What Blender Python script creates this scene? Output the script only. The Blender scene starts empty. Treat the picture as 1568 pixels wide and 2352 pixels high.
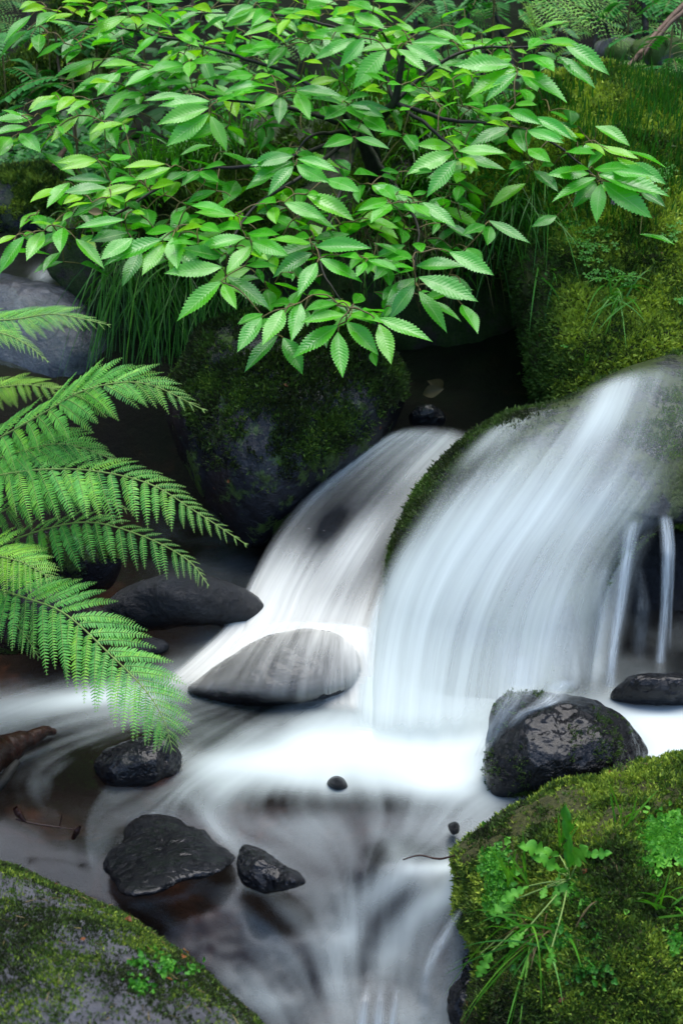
import bpy, math, random
import numpy as np
from mathutils import Vector

random.seed(7)
rng = np.random.default_rng(11)
sc = bpy.context.scene
col = sc.collection

# ------------------------------------------------------------------ camera
PITCH = math.radians(22.0)
TV = 0.3443                      # tan of half the vertical field of view
CAM = np.array([0.0, 0.0, 1.35])
FW = np.array([0.0, math.cos(PITCH), -math.sin(PITCH)])
UP = np.array([0.0, math.sin(PITCH), math.cos(PITCH)])
cd = bpy.data.cameras.new("camera")
cam = bpy.data.objects.new("camera", cd)
col.objects.link(cam)
cam.location = CAM
cam.rotation_euler = (math.pi / 2 - PITCH, 0, 0)
cd.sensor_fit = 'VERTICAL'
cd.sensor_height = 36
cd.sensor_width = 24
cd.lens = 18 / TV
cd.clip_start = 0.05
cd.clip_end = 400
cd.dof.use_dof = True
cd.dof.focus_distance = 2.75
cd.dof.aperture_fstop = 9.0
sc.camera = cam

# ------------------------------------------------------------------ light
SUN_EL, SUN_AZ = math.radians(74), math.radians(25)
w = bpy.data.worlds.new("World")
sc.world = w
w.use_nodes = True
nt = w.node_tree
bg = nt.nodes["Background"]
sky = nt.nodes.new("ShaderNodeTexSky")
sky.sky_type = 'NISHITA'
sky.sun_disc = False
sky.sun_elevation = SUN_EL
sky.sun_rotation = SUN_AZ
sky.air_density = 1.0
sky.dust_density = 1.0
sky.ozone_density = 1.6
nt.links.new(sky.outputs[0], bg.inputs[0])
bg.inputs[1].default_value = 0.13
sd = bpy.data.lights.new("sun", 'SUN')
sd.energy = 1.5
sd.angle = math.radians(55)
sd.color = (1.0, 0.97, 0.92)
so = bpy.data.objects.new("sun", sd)
col.objects.link(so)
# direction to the sun (nishita: rotation measured from +Y towards +X)
sdir = Vector((math.sin(SUN_AZ) * math.cos(SUN_EL), math.cos(SUN_AZ) * math.cos(SUN_EL), math.sin(SUN_EL)))
so.rotation_euler = sdir.to_track_quat('Z', 'Y').to_euler()
sc.view_settings.view_transform = 'Standard'
sc.view_settings.look = 'None'
sc.view_settings.gamma = 1
sc.view_settings.exposure = 1.75
sc.cycles.use_denoising = True
sc.cycles.max_bounces = 8
sc.cycles.diffuse_bounces = 3
sc.cycles.glossy_bounces = 2
sc.cycles.transparent_max_bounces = 24
sc.cycles.sample_clamp_indirect = 4.0

# ------------------------------------------------------------------ helpers
def nrm(v):
    v = np.asarray(v, float)
    return v / np.maximum(np.linalg.norm(v, axis=-1, keepdims=True), 1e-9)

def at(px, py, Y):
    """point of the photograph's 1568 x 2352 grid at world depth Y"""
    px, py, Y = np.broadcast_arrays(np.asarray(px, float), np.asarray(py, float), np.asarray(Y, float))
    u = (px - 784) / 1176 * TV
    v = -(py - 1176) / 1176 * TV
    d = FW + u[..., None] * np.array([1., 0, 0]) + v[..., None] * UP
    return CAM + d * (Y / d[..., 1])[..., None]

def proj(p):
    d = np.asarray(p, float) - CAM
    f = d @ FW
    return 784 + d[..., 0] / f / TV * 1176, 1176 - (d @ UP) / f / TV * 1176

def Yw(py, z=0.0):
    """depth at which the picture row py meets the level z"""
    a = PITCH + np.arctan((np.asarray(py, float) - 1176) / 1176 * TV)
    return (1.35 - z) / np.tan(a)

def _h(i, j, k, s):
    n = (i * 374761393 + j * 668265263 + k * 2147483647 + s * 974634777) & 0xffffffff
    n = ((n ^ (n >> 13)) * 1274126177) & 0xffffffff
    n = n ^ (n >> 16)
    return (n & 0xffff) / 32767.5 - 1.0

def vnoise(P, s=0):
    P = np.asarray(P, float)
    I = np.floor(P).astype(np.int64)
    f = P - I
    f = f * f * f * (f * (f * 6 - 15) + 10)
    x, y, z = I[..., 0], I[..., 1], I[..., 2]
    r = 0
    for a in (0, 1):
        wa = f[..., 0] if a else 1 - f[..., 0]
        for b in (0, 1):
            wb = f[..., 1] if b else 1 - f[..., 1]
            for c in (0, 1):
                wc = f[..., 2] if c else 1 - f[..., 2]
                r = r + wa * wb * wc * _h(x + a, y + b, z + c, s)
    return r

def fbm(P, octv=5, s=0, gain=0.5):
    P = np.asarray(P, float)
    a, t, r = 1.0, 0.0, 0.0
    for o in range(octv):
        r = r + a * vnoise(P + 17.3 * o, s + o)
        t += a
        a *= gain
        P = P * 2.03
    return r / t

def catmull(pts, n, closed=False):
    p = np.asarray(pts, float)
    m = len(p)
    if closed:
        t = np.linspace(0, m, n, endpoint=False)
        i = np.floor(t).astype(int)
        g = lambda k: p[k % m]
    else:
        t = np.linspace(0, m - 1, n)
        i = np.minimum(np.floor(t).astype(int), m - 2)
        pe = np.concatenate([[2 * p[0] - p[1]], p, [2 * p[-1] - p[-2]]])
        g = lambda k: pe[k + 1]
    f = (t - i).reshape((-1,) + (1,) * (p.ndim - 1))
    a, b, c, d = g(i - 1), g(i), g(i + 1), g(i + 2)
    return 0.5 * (2 * b + (c - a) * f + (2 * a - 5 * b + 4 * c - d) * f ** 2 + (3 * b - a - 3 * c + d) * f ** 3)

def mesh(name, V, F, mat, parent=None, smooth=True, attrs=None, kind=None):
    V = np.asarray(V, np.float32).reshape(-1, 3)
    F = np.asarray(F, np.int32)
    me = bpy.data.meshes.new(name)
    me.vertices.add(len(V))
    me.vertices.foreach_set("co", V.ravel())
    k = F.shape[1]
    me.loops.add(F.size)
    me.loops.foreach_set("vertex_index", F.ravel())
    me.polygons.add(len(F))
    me.polygons.foreach_set("loop_start", np.arange(0, F.size, k, dtype=np.int32))
    me.polygons.foreach_set("loop_total", np.full(len(F), k, np.int32))
    me.polygons.foreach_set("use_smooth", np.full(len(F), bool(smooth)))
    me.update(calc_edges=True)
    for an, av in (attrs or {}).items():
        av = np.asarray(av, np.float32)
        if av.ndim == 1:
            me.attributes.new(an, 'FLOAT', 'POINT').data.foreach_set("value", av)
        else:
            me.attributes.new(an, 'FLOAT_VECTOR', 'POINT').data.foreach_set("vector", av.ravel())
    me.materials.append(mat)
    o = bpy.data.objects.new(name, me)
    col.objects.link(o)
    if parent is not None:
        o.parent = parent
    if kind:
        o['kind'] = kind
    return o

def tag(o, label=None, cat=None, group=None, kind=None):
    if label: o['label'] = label
    if cat: o['category'] = cat
    if group: o['group'] = group
    if kind: o['kind'] = kind
    return o

def thing(name, label, cat, group=None):
    o = bpy.data.objects.new(name, None)
    o.empty_display_size = 0.05
    col.objects.link(o)
    return tag(o, label, cat, group)

def gridfaces(n, m, wrap=False, off=0):
    """n rows x m columns"""
    i, j = np.meshgrid(np.arange(n - 1), np.arange(m if wrap else m - 1), indexing='ij')
    j2 = (j + 1) % m
    return np.stack([i * m + j, i * m + j2, (i + 1) * m + j2, (i + 1) * m + j], -1).reshape(-1, 4) + off

class Acc:
    """collects pieces with equal face size into one mesh"""
    def __init__(s): s.V, s.F, s.A, s.L, s.n = [], [], [], [], 0
    def add(s, V, F, a=None, luv=None):
        V = np.asarray(V, float).reshape(-1, 3)
        if luv is not None: s.L.append(luv)
        s.V.append(V); s.F.append(np.asarray(F) + s.n); s.n += len(V)
        s.A.append(np.broadcast_to(np.asarray(0.5 if a is None else a, float), (len(V),)))
    def build(s, name, mat, parent=None, smooth=True, kind=None):
        return mesh(name, np.concatenate(s.V), np.concatenate(s.F), mat, parent, smooth, {'tint': np.concatenate(s.A), **({'luv': np.concatenate(s.L)} if s.L else {})}, kind)

def tube(acc, pts, rad, k=6, a=None):
    p = np.asarray(pts, float)
    n = len(p)
    r = np.broadcast_to(np.asarray(rad, float), (n,))
    t = nrm(np.gradient(p, axis=0))
    ref = np.array([0.31, 0.22, 0.92]) if abs(t[:, 2]).mean() < 0.9 else np.array([1., 0.2, 0])
    b = nrm(np.cross(t, ref)); c = np.cross(t, b)
    th = np.linspace(0, 2 * math.pi, k, endpoint=False)
    V = p[:, None] + r[:, None, None] * (np.cos(th)[None, :, None] * b[:, None] + np.sin(th)[None, :, None] * c[:, None])
    acc.add(V, gridfaces(n, k, True), a)

# ------------------------------------------------------------------ materials
class NT:
    def __init__(s, name):
        s.m = bpy.data.materials.new(name); s.m.use_nodes = True
        s.t = s.m.node_tree; s.t.nodes.clear()
        s.out = s.new("ShaderNodeOutputMaterial")
    def new(s, typ, **kw):
        n = s.t.nodes.new(typ)
        for k, v in kw.items(): setattr(n, k, v)
        return n
    def link(s, a, b): s.t.links.new(a, b)
    def set(s, sock, v):
        if isinstance(v, bpy.types.NodeSocket): s.link(v, sock)
        else: sock.default_value = v
    def noise(s, scale, detail=4, rough=0.6, vec=None, dist=0.0):
        n = s.new("ShaderNodeTexNoise"); n.inputs['Scale'].default_value = scale
        n.inputs['Detail'].default_value = detail; n.inputs['Roughness'].default_value = rough
        n.inputs['Distortion'].default_value = dist
        if vec is not None: s.link(vec, n.inputs['Vector'])
        return n.outputs['Fac']
    def ramp(s, fac, stops):
        r = s.new("ShaderNodeValToRGB"); s.link(fac, r.inputs[0])
        e = r.color_ramp.elements
        while len(e) < len(stops): e.new(0.5)
        for el, (p, c) in zip(e, stops):
            el.position = p; el.color = (*c, 1) if len(c) == 3 else c
        return r.outputs[0]
    def rng(s, fac, a, b, c=0, d=1):
        r = s.new("ShaderNodeMapRange"); s.set(r.inputs[0], fac)
        for i, v in zip((1, 2, 3, 4), (a, b, c, d)): r.inputs[i].default_value = v
        return r.outputs[0]
    def math(s, op, a, b=0.0, clamp=False):
        n = s.new("ShaderNodeMath", operation=op, use_clamp=clamp); s.set(n.inputs[0], a); s.set(n.inputs[1], b); return n.outputs[0]
    def mix(s, f, a, b, mode='MIX'):
        n = s.new("ShaderNodeMix", data_type='RGBA', blend_type=mode)
        s.set(n.inputs[0], f)
        for i, v in ((6, a), (7, b)):
            if isinstance(v, tuple) and len(v) == 3: v = (*v, 1)
            s.set(n.inputs[i], v)
        return n.outputs[2]
    def attr(s, name, o='Fac'):
        n = s.new("ShaderNodeAttribute", attribute_name=name); return n.outputs[o]
    def pos(s): return s.new("ShaderNodeNewGeometry").outputs['Position']
    def bump(s, h, strength=0.5, dist=0.01, nrm=None):
        n = s.new("ShaderNodeBump"); n.inputs['Strength'].default_value = strength; n.inputs['Distance'].default_value = dist
        s.link(h, n.inputs['Height'])
        if nrm is not None: s.link(nrm, n.inputs['Normal'])
        return n.outputs[0]
    def bsdf(s, color, rough=0.5, normal=None, spec=0.5, coat=0.0, coat_rough=0.1):
        n = s.new("ShaderNodeBsdfPrincipled")
        s.set(n.inputs['Base Color'], (*color, 1) if isinstance(color, tuple) else color)
        s.set(n.inputs['Roughness'], rough)
        s.set(n.inputs['Specular IOR Level'], spec)
        s.set(n.inputs['Coat Weight'], coat); n.inputs['Coat Roughness'].default_value = coat_rough
        if normal is not None: s.link(normal, n.inputs['Normal'])
        return n.outputs[0]
    def mixs(s, f, a, b):
        n = s.new("ShaderNodeMixShader"); s.set(n.inputs[0], f); s.link(a, n.inputs[1]); s.link(b, n.inputs[2]); return n.outputs[0]
    def done(s, sh): s.link(sh, s.out.inputs[0]); return s.m

def m_leaf(name, dark, mid, young, rough=0.36, spec=0.5, trans=0.3, coat=0.0, veins=False):
    t = NT(name)
    a = t.attr('tint')
    c = t.ramp(a, [(0.0, dark), (0.5, mid), (1.0, young)])
    n = t.noise(9, 3)
    c = t.mix(t.rng(n, 0.3, 0.7, 0, 0.35), c, t.mix(1.0, c, (0.6, 0.7, 0.5), 'MULTIPLY'))
    n2 = t.noise(350, 2, 0.6, t.pos())
    rgh = t.rng(n2, 0.3, 0.7, rough - 0.1, rough + 0.12)
    bn = t.bump(n2, 0.25, 0.0008)
    if veins:
        sp = t.new("ShaderNodeSeparateXYZ"); t.link(t.attr('luv', 'Vector'), sp.inputs[0])
        aw = t.math('ABSOLUTE', sp.outputs[1])
        ph = t.math('SUBTRACT', t.math('MULTIPLY', sp.outputs[0], 88.0), t.math('MULTIPLY', aw, 13.0))
        vs = t.math('SINE', ph)
        rib = t.rng(aw, 0.10, 0.02, 0, 1)
        vein = t.math('MULTIPLY', t.rng(vs, 0.80, 1.0, 0, 1), 0.18)
        c = t.mix(t.math('MAXIMUM', t.math('MULTIPLY', rib, 0.75), vein), c, t.mix(0.55, c, (0.42, 0.70, 0.20)))
        # small brown nibbles and wet patches
        nb = t.noise(140, 2, 0.5, t.pos())
        c = t.mix(t.rng(nb, 0.76, 0.80, 0, 0.8), c, (0.10, 0.06, 0.02))
        bn = t.bump(vs, 0.22, 0.0008, bn)
        wet = t.noise(38, 3, 0.6, t.pos())
        rgh = t.rng(wet, 0.35, 0.62, 0.20, 0.46)
    b = t.bsdf(c, rgh, bn, spec, coat)
    tr = t.new("ShaderNodeBsdfTranslucent")
    t.link(t.mix(1.0, c, (1.25, 1.35, 0.45), 'MULTIPLY'), tr.inputs[0])
    return t.done(t.mixs(trans, b, tr.outputs[0]))

M = {}
M['leaf'] = m_leaf('shrub_leaf', (0.014, 0.17, 0.014), (0.095, 0.53, 0.018), (0.34, 0.70, 0.008), 0.33, 0.8, 0.42, 0.0, True)
M['fern'] = m_leaf('fern_leaf', (0.04, 0.22, 0.045), (0.17, 0.52, 0.09), (0.34, 0.66, 0.07), 0.42, 0.4, 0.3)
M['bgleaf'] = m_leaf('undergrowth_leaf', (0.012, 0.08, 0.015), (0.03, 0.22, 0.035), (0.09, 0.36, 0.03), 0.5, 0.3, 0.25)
M['grass'] = m_leaf('grass_blade', (0.02, 0.09, 0.01), (0.06, 0.26, 0.015), (0.16, 0.40, 0.03), 0.45, 0.4, 0.3)
M['straw'] = m_leaf('dry_stalk', (0.05, 0.04, 0.015), (0.13, 0.09, 0.03), (0.25, 0.19, 0.08), 0.6, 0.3, 0.2)
M['moss'] = m_leaf('moss_tuft', (0.022, 0.027, 0.011), (0.075, 0.15, 0.02), (0.40, 0.50, 0.06), 0.7, 0.25, 0.2)
M['liver'] = m_leaf('liverwort_lobe', (0.015, 0.10, 0.012), (0.055, 0.25, 0.018), (0.15, 0.42, 0.035), 0.55, 0.3, 0.25)

def m_bark(name, c1, c2, moss=0.0, rough=0.7):
    t = NT(name)
    P = t.pos()
    n = t.noise(30, 5, 0.7, P)
    c = t.ramp(n, [(0.3, c1), (0.7, c2)])
    if moss:
        mn = t.noise(9, 4, 0.6, P)
        c = t.mix(t.rng(mn, 0.5 - 0.2 * moss, 0.62 - 0.2 * moss), c, (0.05, 0.10, 0.012))
    return t.done(t.bsdf(c, rough, t.bump(t.noise(120, 4, 0.7, P), 0.8, 0.003), 0.4))
def m_bough():
    t = NT('bough_bark'); P = t.pos()
    c = t.ramp(t.attr('tint'), [(0.2, (0.02, 0.017, 0.012)), (0.9, (0.20, 0.15, 0.05))])
    c = t.mix(t.rng(t.noise(40, 4, 0.7, P), 0.3, 0.7, 0, 0.6), c, t.mix(1.0, c, (0.4, 0.4, 0.4), 'MULTIPLY'))
    return t.done(t.bsdf(c, 0.6, t.bump(t.noise(150, 4, 0.7, P), 0.6, 0.002), 0.3))
M['bough'] = m_bough()
M['twig'] = m_bark('green_twig', (0.10, 0.075, 0.03), (0.20, 0.17, 0.05))
M['bark'] = m_bark('dark_bark', (0.012, 0.011, 0.008), (0.045, 0.04, 0.03))
M['mossbark'] = m_bark('mossy_bark', (0.02, 0.017, 0.01), (0.05, 0.045, 0.03), 1.0)
M['stick'] = m_bark('dead_stick', (0.09, 0.05, 0.03), (0.2, 0.13, 0.08))
M['greybark'] = m_bark('grey_weathered_bark', (0.06, 0.06, 0.055), (0.18, 0.17, 0.16), 0.4)
M['wetwood'] = m_bark('wet_wood', (0.008, 0.004, 0.003), (0.05, 0.018, 0.010), 0, 0.25)
M['rachis'] = m_bark('fern_stalk', (0.16, 0.26, 0.05), (0.25, 0.36, 0.09))

def m_rock(name, c1=(0.003, 0.0035, 0.004), c2=(0.016, 0.018, 0.021), wet=0.7, moss=0.0, mossc=((0.02, 0.045, 0.008), (0.08, 0.13, 0.02)), bscale=1.0, brown=0.0, film=0.0):
    t = NT(name)
    P = t.pos()
    big = t.noise(7, 5, 0.62, P, 0.4)
    fine = t.noise(70 * bscale, 6, 0.72, P)
    grit = t.noise(420, 3, 0.7, P)
    c = t.ramp(big, [(0.32, c1), (0.68, c2)])
    c = t.mix(t.rng(fine, 0.35, 0.7, 0, 0.55), c, t.mix(1.0, c, (2.0, 2.0, 2.1), 'MULTIPLY'))
    if brown:
        c = t.mix(t.rng(t.noise(5, 3, 0.5, P), 0.5, 0.7, 0, brown), c, (0.07, 0.035, 0.02))
    spec = 0.4
    rough = t.rng(t.noise(22, 4, 0.6, P), 0.3, 0.7, 0.34 - 0.24 * wet, 0.80 - 0.55 * wet)
    h = t.math('ADD', t.math('MULTIPLY', fine, 1.0), t.math('MULTIPLY', grit, 0.25))
    bn = t.bump(h, 0.5 if film else 1.0, 0.006 + 0.004 * wet)
    if film:
        rp = t.noise(58, 4, 0.6, P, 0.8)
        bn = t.bump(rp, 0.9, 0.016 * film, bn)
        rough = t.rng(t.noise(16, 3, 0.6, P), 0.35, 0.65, 0.08, 0.20)
        spec = 0.4 - 0.18 * film
    if moss > 0:
        mm = t.noise(11, 6, 0.7, P)
        f = t.rng(mm, 0.62 - 0.3 * moss, 0.70 - 0.3 * moss)
        mc = t.ramp(t.noise(160, 4, 0.7, P), [(0.3, mossc[0]), (0.7, mossc[1])])
        c = t.mix(f, c, mc)
        rough = t.math('ADD', rough, t.math('MULTIPLY', f, 0.35), True)
    return t.done(t.bsdf(c, rough, bn, spec, 0.28 * film, 0.12))
M['rock_wet'] = m_rock('wet_black_stone', wet=0.95)
M['rock_film'] = m_rock('stone_under_water_film', (0.002, 0.002, 0.003), (0.009, 0.010, 0.012), wet=0.9, film=1.0)
M['rock_dark'] = m_rock('dark_boulder_stone', (0.002, 0.002, 0.003), (0.012, 0.013, 0.017), wet=0.6, film=0.5, moss=0.35, brown=0.5)
M['rock_grey'] = m_rock('grey_stone', (0.022, 0.023, 0.027), (0.10, 0.102, 0.115), wet=0.15, moss=0.1)
M['rock_slate'] = m_rock('wet_grey_stone', (0.010, 0.012, 0.015), (0.055, 0.062, 0.075), wet=0.6, film=0.3)
M['rock_fall'] = m_rock('mossy_wet_stone', (0.005, 0.006, 0.007), (0.022, 0.025, 0.028), wet=0.85, moss=0.55, film=0.3, mossc=((0.008, 0.016, 0.005), (0.05, 0.075, 0.014)))
M['soil'] = m_rock('bank_soil', (0.008, 0.006, 0.004), (0.03, 0.022, 0.014), wet=0.1, moss=0.7, mossc=((0.008, 0.02, 0.004), (0.03, 0.055, 0.008)))
M['mossy'] = m_rock('moss_bed', (0.02, 0.018, 0.01), (0.06, 0.05, 0.025), wet=0.0, moss=1.2, mossc=((0.014, 0.016, 0.005), (0.07, 0.075, 0.016)))

def m_bed():
    t = NT('stream_bed'); P = t.pos()
    n = t.noise(6, 5, 0.6, P, 0.5)
    c = t.ramp(n, [(0.3, (0.003, 0.0025, 0.002)), (0.55, (0.014, 0.007, 0.004)), (0.75, (0.11, 0.038, 0.018))])
    v = t.new("ShaderNodeTexVoronoi"); v.inputs['Scale'].default_value = 22; t.link(P, v.inputs['Vector'])
    c = t.mix(t.rng(v.outputs['Distance'], 0.1, 0.5, 0.0, 0.6), c, (0.012, 0.009, 0.007))
    far = t.ramp(t.noise(3, 5, 0.7, P), [(0.35, (0.003, 0.0025, 0.002)), (0.6, (0.006, 0.013, 0.003))])
    sep = t.new("ShaderNodeSeparateXYZ"); t.link(P, sep.inputs[0])
    c = t.mix(t.rng(sep.outputs[1], 3.2, 4.0), c, far)
    return t.done(t.bsdf(c, 0.8, t.bump(t.noise(40, 5, 0.7, P), 0.8, 0.01), 0.12))
M['bed'] = m_bed()

def m_water(name, streak=None, mult=1.0, clear=True, tintc=(0.62, 0.69, 0.665), cap=0.97, tr=0.08):
    t = NT(name)
    d = t.attr('dens')
    if streak:
        f = t.attr('flow', 'Vector')
        mp = t.new("ShaderNodeMapping"); t.link(f, mp.inputs[0]); mp.inputs['Scale'].default_value = streak
        n = t.noise(1.0, 4, 0.55, mp.outputs[0])
        mp2 = t.new("ShaderNodeMapping"); t.link(f, mp2.inputs[0]); mp2.inputs['Scale'].default_value = tuple(2.9 * s if i == 0 else 1.4 * s for i, s in enumerate(streak))
        n2 = t.noise(1.0, 3, 0.55, mp2.outputs[0])
        k = t.math('ADD', t.rng(n, 0.32, 0.68, 0.30, 1.60), t.rng(n2, 0.3, 0.7, -0.10, 0.10))
        # thick white water stays closed, thin water breaks into threads
        inv = t.math('SUBTRACT', 1.0, d)
        k = t.math('ADD', t.math('MULTIPLY', k, t.math('ADD', t.math('MULTIPLY', inv, 0.68), 0.32)), t.math('MULTIPLY', d, 0.68))
        d = t.math('MULTIPLY', d, k)
    d = t.math('MINIMUM', t.math('MULTIPLY', d, mult), cap)
    d = t.math('MAXIMUM', d, 0.0)
    df = t.new("ShaderNodeBsdfDiffuse"); df.inputs[0].default_value = (*tintc, 1)
    tl = t.new("ShaderNodeBsdfTranslucent"); tl.inputs[0].default_value = (*tintc, 1)
    foam = t.mixs(tr, df.outputs[0], tl.outputs[0])
    tp = t.new("ShaderNodeBsdfTransparent")
    if clear:
        tp.inputs[0].default_value = (0.86, 0.84, 0.80, 1)
        gl = t.new("ShaderNodeBsdfGlossy"); gl.inputs['Roughness'].default_value = 0.22
        gl.inputs[0].default_value = (0.6, 0.66, 0.75, 1)
        fr = t.new("ShaderNodeFresnel"); fr.inputs[0].default_value = 1.33
        base = t.mixs(fr.outputs[0], tp.outputs[0], gl.outputs[0])
    else:
        base = tp.outputs[0]
    return t.done(t.mixs(d, base, foam))
M['pool'] = m_water('pool_water', None, 1.0, True)
M['mist'] = m_water('spray_layer', None, 1.0, False)
M['fall'] = m_water('falling_water', (17, 0.9, 1), 0.66, False)
M['cream'] = m_water('cascade_water', (15, 0.9, 1), 0.84, False, (0.72, 0.72, 0.66))
M['strand'] = m_water('water_thread', (4, 6, 1), 0.5, False, (0.68, 0.76, 0.78), 0.85)

# ------------------------------------------------------------------ terrain (stream bed, banks, and hills added all round to cut low sky light)
def sstep(a, b, x):
    t = np.clip((x - a) / (b - a), 0, 1); return t * t * (3 - 2 * t)

def ground(x, y):
    z = -0.45 + 0.30 * sstep(1.7, 2.2, y) + 0.10 * sstep(2.7, 3.1, y) + 0.25 * sstep(3.3, 3.7, y) + 0.12 * sstep(3.7, 4.2, y)
    z = z + np.maximum(y - 4.4, 0) * 0.13 + np.maximum(y - 7.0, 0) * 0.45
    side = np.maximum(np.abs(x + 0.1) - 1.25, 0)
    z = z + 0.55 * side * sstep(9, 3, np.abs(y)) 
    r = np.hypot(x, y - 2)
    k = 0.12 + 1.5 * sstep(-0.55, 0.5, (y - 2) / np.maximum(r, 0.1))        # added hills kept low downstream, behind the camera, to let sky light in
    z = z + k * (np.maximum(r - 6.5, 0) * sstep(6, 8, r) - 0.7 * np.maximum(r - 22, 0))
    return z

def make_ground():
    q = np.concatenate([-np.geomspace(45, 3, 40), np.linspace(-2.9, 2.9, 240), np.geomspace(3, 45, 40)])
    qy = np.concatenate([-np.geomspace(45, 1.5, 36), np.linspace(-1.2, 7.5, 300), np.geomspace(7.6, 50, 50)])
    X, Y = np.meshgrid(q, qy)
    Z = ground(X, Y)
    P = np.stack([X, Y, Z], -1)
    R = np.hypot(X, Y - 2)
    Z = Z + 0.05 * fbm(P * 3.0, 5, 3) + 0.02 * fbm(P * 14, 4, 5) + np.clip((R - 6) / 8, 0, 1) * 1.2 * fbm(P * 0.4, 4, 9)
    return mesh('ground', np.stack([X, Y, Z], -1), gridfaces(len(qy), len(q)), M['bed'], kind='structure')
make_ground()

# ------------------------------------------------------------------ boulders
class Rock:
    pass

def boulder(name, outline, Y0, T, tilt=0.0, Tb=None, mat='rock_wet', amp=0.015, ns=6.0, label=None, cat='boulder', group=None,
            res=(90, 260), c=None, wl=None, seed=0, e=1.0, ridge=0.0, tiltx=0.0):
    """a closed stone: the photo's outline swept round a lens-shaped body of thickness T in front of depth Y0 and Tb behind it"""
    ol = np.asarray(outline, float)
    cc = catmull(ol, 720, True)
    if c is None:
        c = cc.mean(0)
    c = np.asarray(c, float)
    if wl is not None:
        Y0 = float(Yw(wl)) + 0.01 + tilt * (c[1] - wl)
    d = cc - c
    th = np.arctan2(d[:, 1], d[:, 0]); rr = np.hypot(d[:, 0], d[:, 1])
    o = np.argsort(th); th, rr = th[o], rr[o]
    the = np.concatenate([th - 2 * math.pi, th, th + 2 * math.pi]); rre = np.tile(rr, 3)
    Tb = Tb or T
    n, m = res
    phi = np.concatenate([np.linspace(0.001, math.pi / 2, int(n * .68), endpoint=False), np.linspace(math.pi / 2, math.pi - 0.001, n - int(n * .68))])
    t = np.linspace(-math.pi, math.pi, m, endpoint=False)
    tg_ = np.linspace(-math.pi, math.pi, 720, endpoint=False)
    Rg = np.interp(tg_, the, rre)
    fq = np.fft.rfft(Rg); Rs = np.fft.irfft(fq * np.exp(-(np.arange(len(fq)) / 3.0) ** 2), 720)      # softened outline for the inside of the dome
    tg3 = np.concatenate([tg_ - 2 * math.pi, tg_, tg_ + 2 * math.pi]); Rg3, Rs3 = np.tile(Rg, 3), np.tile(Rs, 3)
    def Reff(th_, s_):
        w_ = s_ ** 4
        return np.interp(th_, tg3, Rg3) * w_ + np.interp(th_, tg3, Rs3) * (1 - w_)
    s = np.sin(phi)[:, None]
    R = Reff(np.broadcast_to(t[None], (n, m)), s)
    px = c[0] + s * R * np.cos(t)[None]
    py = c[1] + s * R * np.sin(t)[None]
    cs = np.cos(phi)[:, None]
    bul = np.sign(cs) * np.abs(cs) ** e * np.where(cs > 0, T, Tb)
    V = at(px, py, Y0 + tilt * (py - c[1]) + tiltx * (px - c[0]) - bul)
    ctr = at(c[0], c[1], Y0)
    rad = nrm(V - ctr)
    dsp = amp * fbm(V * ns, 6, 20 + seed)
    if ridge:
        dsp = dsp - ridge * np.abs(fbm(V * ns * 0.6, 3, 50 + seed))
    if mat == 'mossy':
        dsp = dsp + 0.016 * fbm(V * 20, 4, 60 + seed)
    if mat == 'rock_grey':
        dsp = dsp + 0.006 * fbm(V * 26, 4, 60 + seed)
    if mat == 'rock_film':
        dsp = dsp + 0.004 * fbm(V * 30, 3, 80 + seed) - 0.0015 * np.abs(fbm(V * 70, 3, 88 + seed))
    V = V + rad * dsp[..., None]
    V[:, :] = V
    body_root = tag(mesh(name, V, gridfaces(n, m, True), M[mat]), label, cat, group)
    k = Rock(); k.o = body_root; k.V = V; k.n, k.m = n, m
    def depth(qx, qy):
        qx, qy = np.asarray(qx, float), np.asarray(qy, float)
        dx, dy = qx - c[0], qy - c[1]
        th_ = np.arctan2(dy, dx); hy = np.hypot(dx, dy)
        r = np.clip(hy / np.interp(th_, tg3, Rg3), 0, 0.999)
        for _ in range(6):
            r = 0.5 * r + 0.5 * np.clip(hy / Reff(th_, r), 0, 0.999)
        return Y0 + tilt * dy + tiltx * dx - T * np.sqrt(1 - r * r) ** e
    k.depth = depth
    return k

def sample(k, N, front=0.72, rg=rng):
    """N random surface points with normals on the camera side of a stone"""
    n, m = int(k.n * front), k.m
    F = gridfaces(n, m, True)
    V = k.V.reshape(-1, 3)
    a, b, c, d = (V[F[:, i]] for i in range(4))
    nn = np.cross(c - a, d - b)
    A = np.linalg.norm(nn, axis=1)
    idx = rg.choice(len(F), N, p=A / A.sum())
    u, v = rg.random((2, N, 1))
    p = (a[idx] * (1 - u) + b[idx] * u) * (1 - v) + (d[idx] * (1 - u) + c[idx] * u) * v
    q = nrm(nn[idx])
    ctr = V.mean(0)
    q = np.where(((p - ctr) * q).sum(1, keepdims=True) < 0, -q, q)
    return p, q

def tufts(p, q, size, nb=5, spread=0.9, width=0.28, tint=None, upw=0.3):
    """small moss shoots: nb pointed blades at each point"""
    N = len(p)
    size = np.broadcast_to(np.asarray(size, float), (N,))
    base = np.repeat(p, nb, 0); nq = np.repeat(q, nb, 0); sz = np.repeat(size, nb) * rng.uniform(0.6, 1.3, N * nb)
    d = nrm(nq + spread * rng.normal(size=(N * nb, 3)) * 0.6 + np.array([0, 0, upw]))
    sd_ = nrm(np.cross(d, rng.normal(size=(N * nb, 3))))
    base = base + rng.normal(size=(N * nb, 3)) * (sz * 0.35)[:, None]
    V = np.stack([base - sd_ * (sz * width)[:, None], base + sd_ * (sz * width)[:, None], base + d * sz[:, None]], 1)
    F = np.arange(N * nb * 3).reshape(-1, 3)
    t = np.repeat(rng.random(N) if tint is None else tint, nb * 3) + rng.normal(size=N * nb * 3) * 0.05
    return V.reshape(-1, 3), F, np.clip(t, 0, 1)

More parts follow.
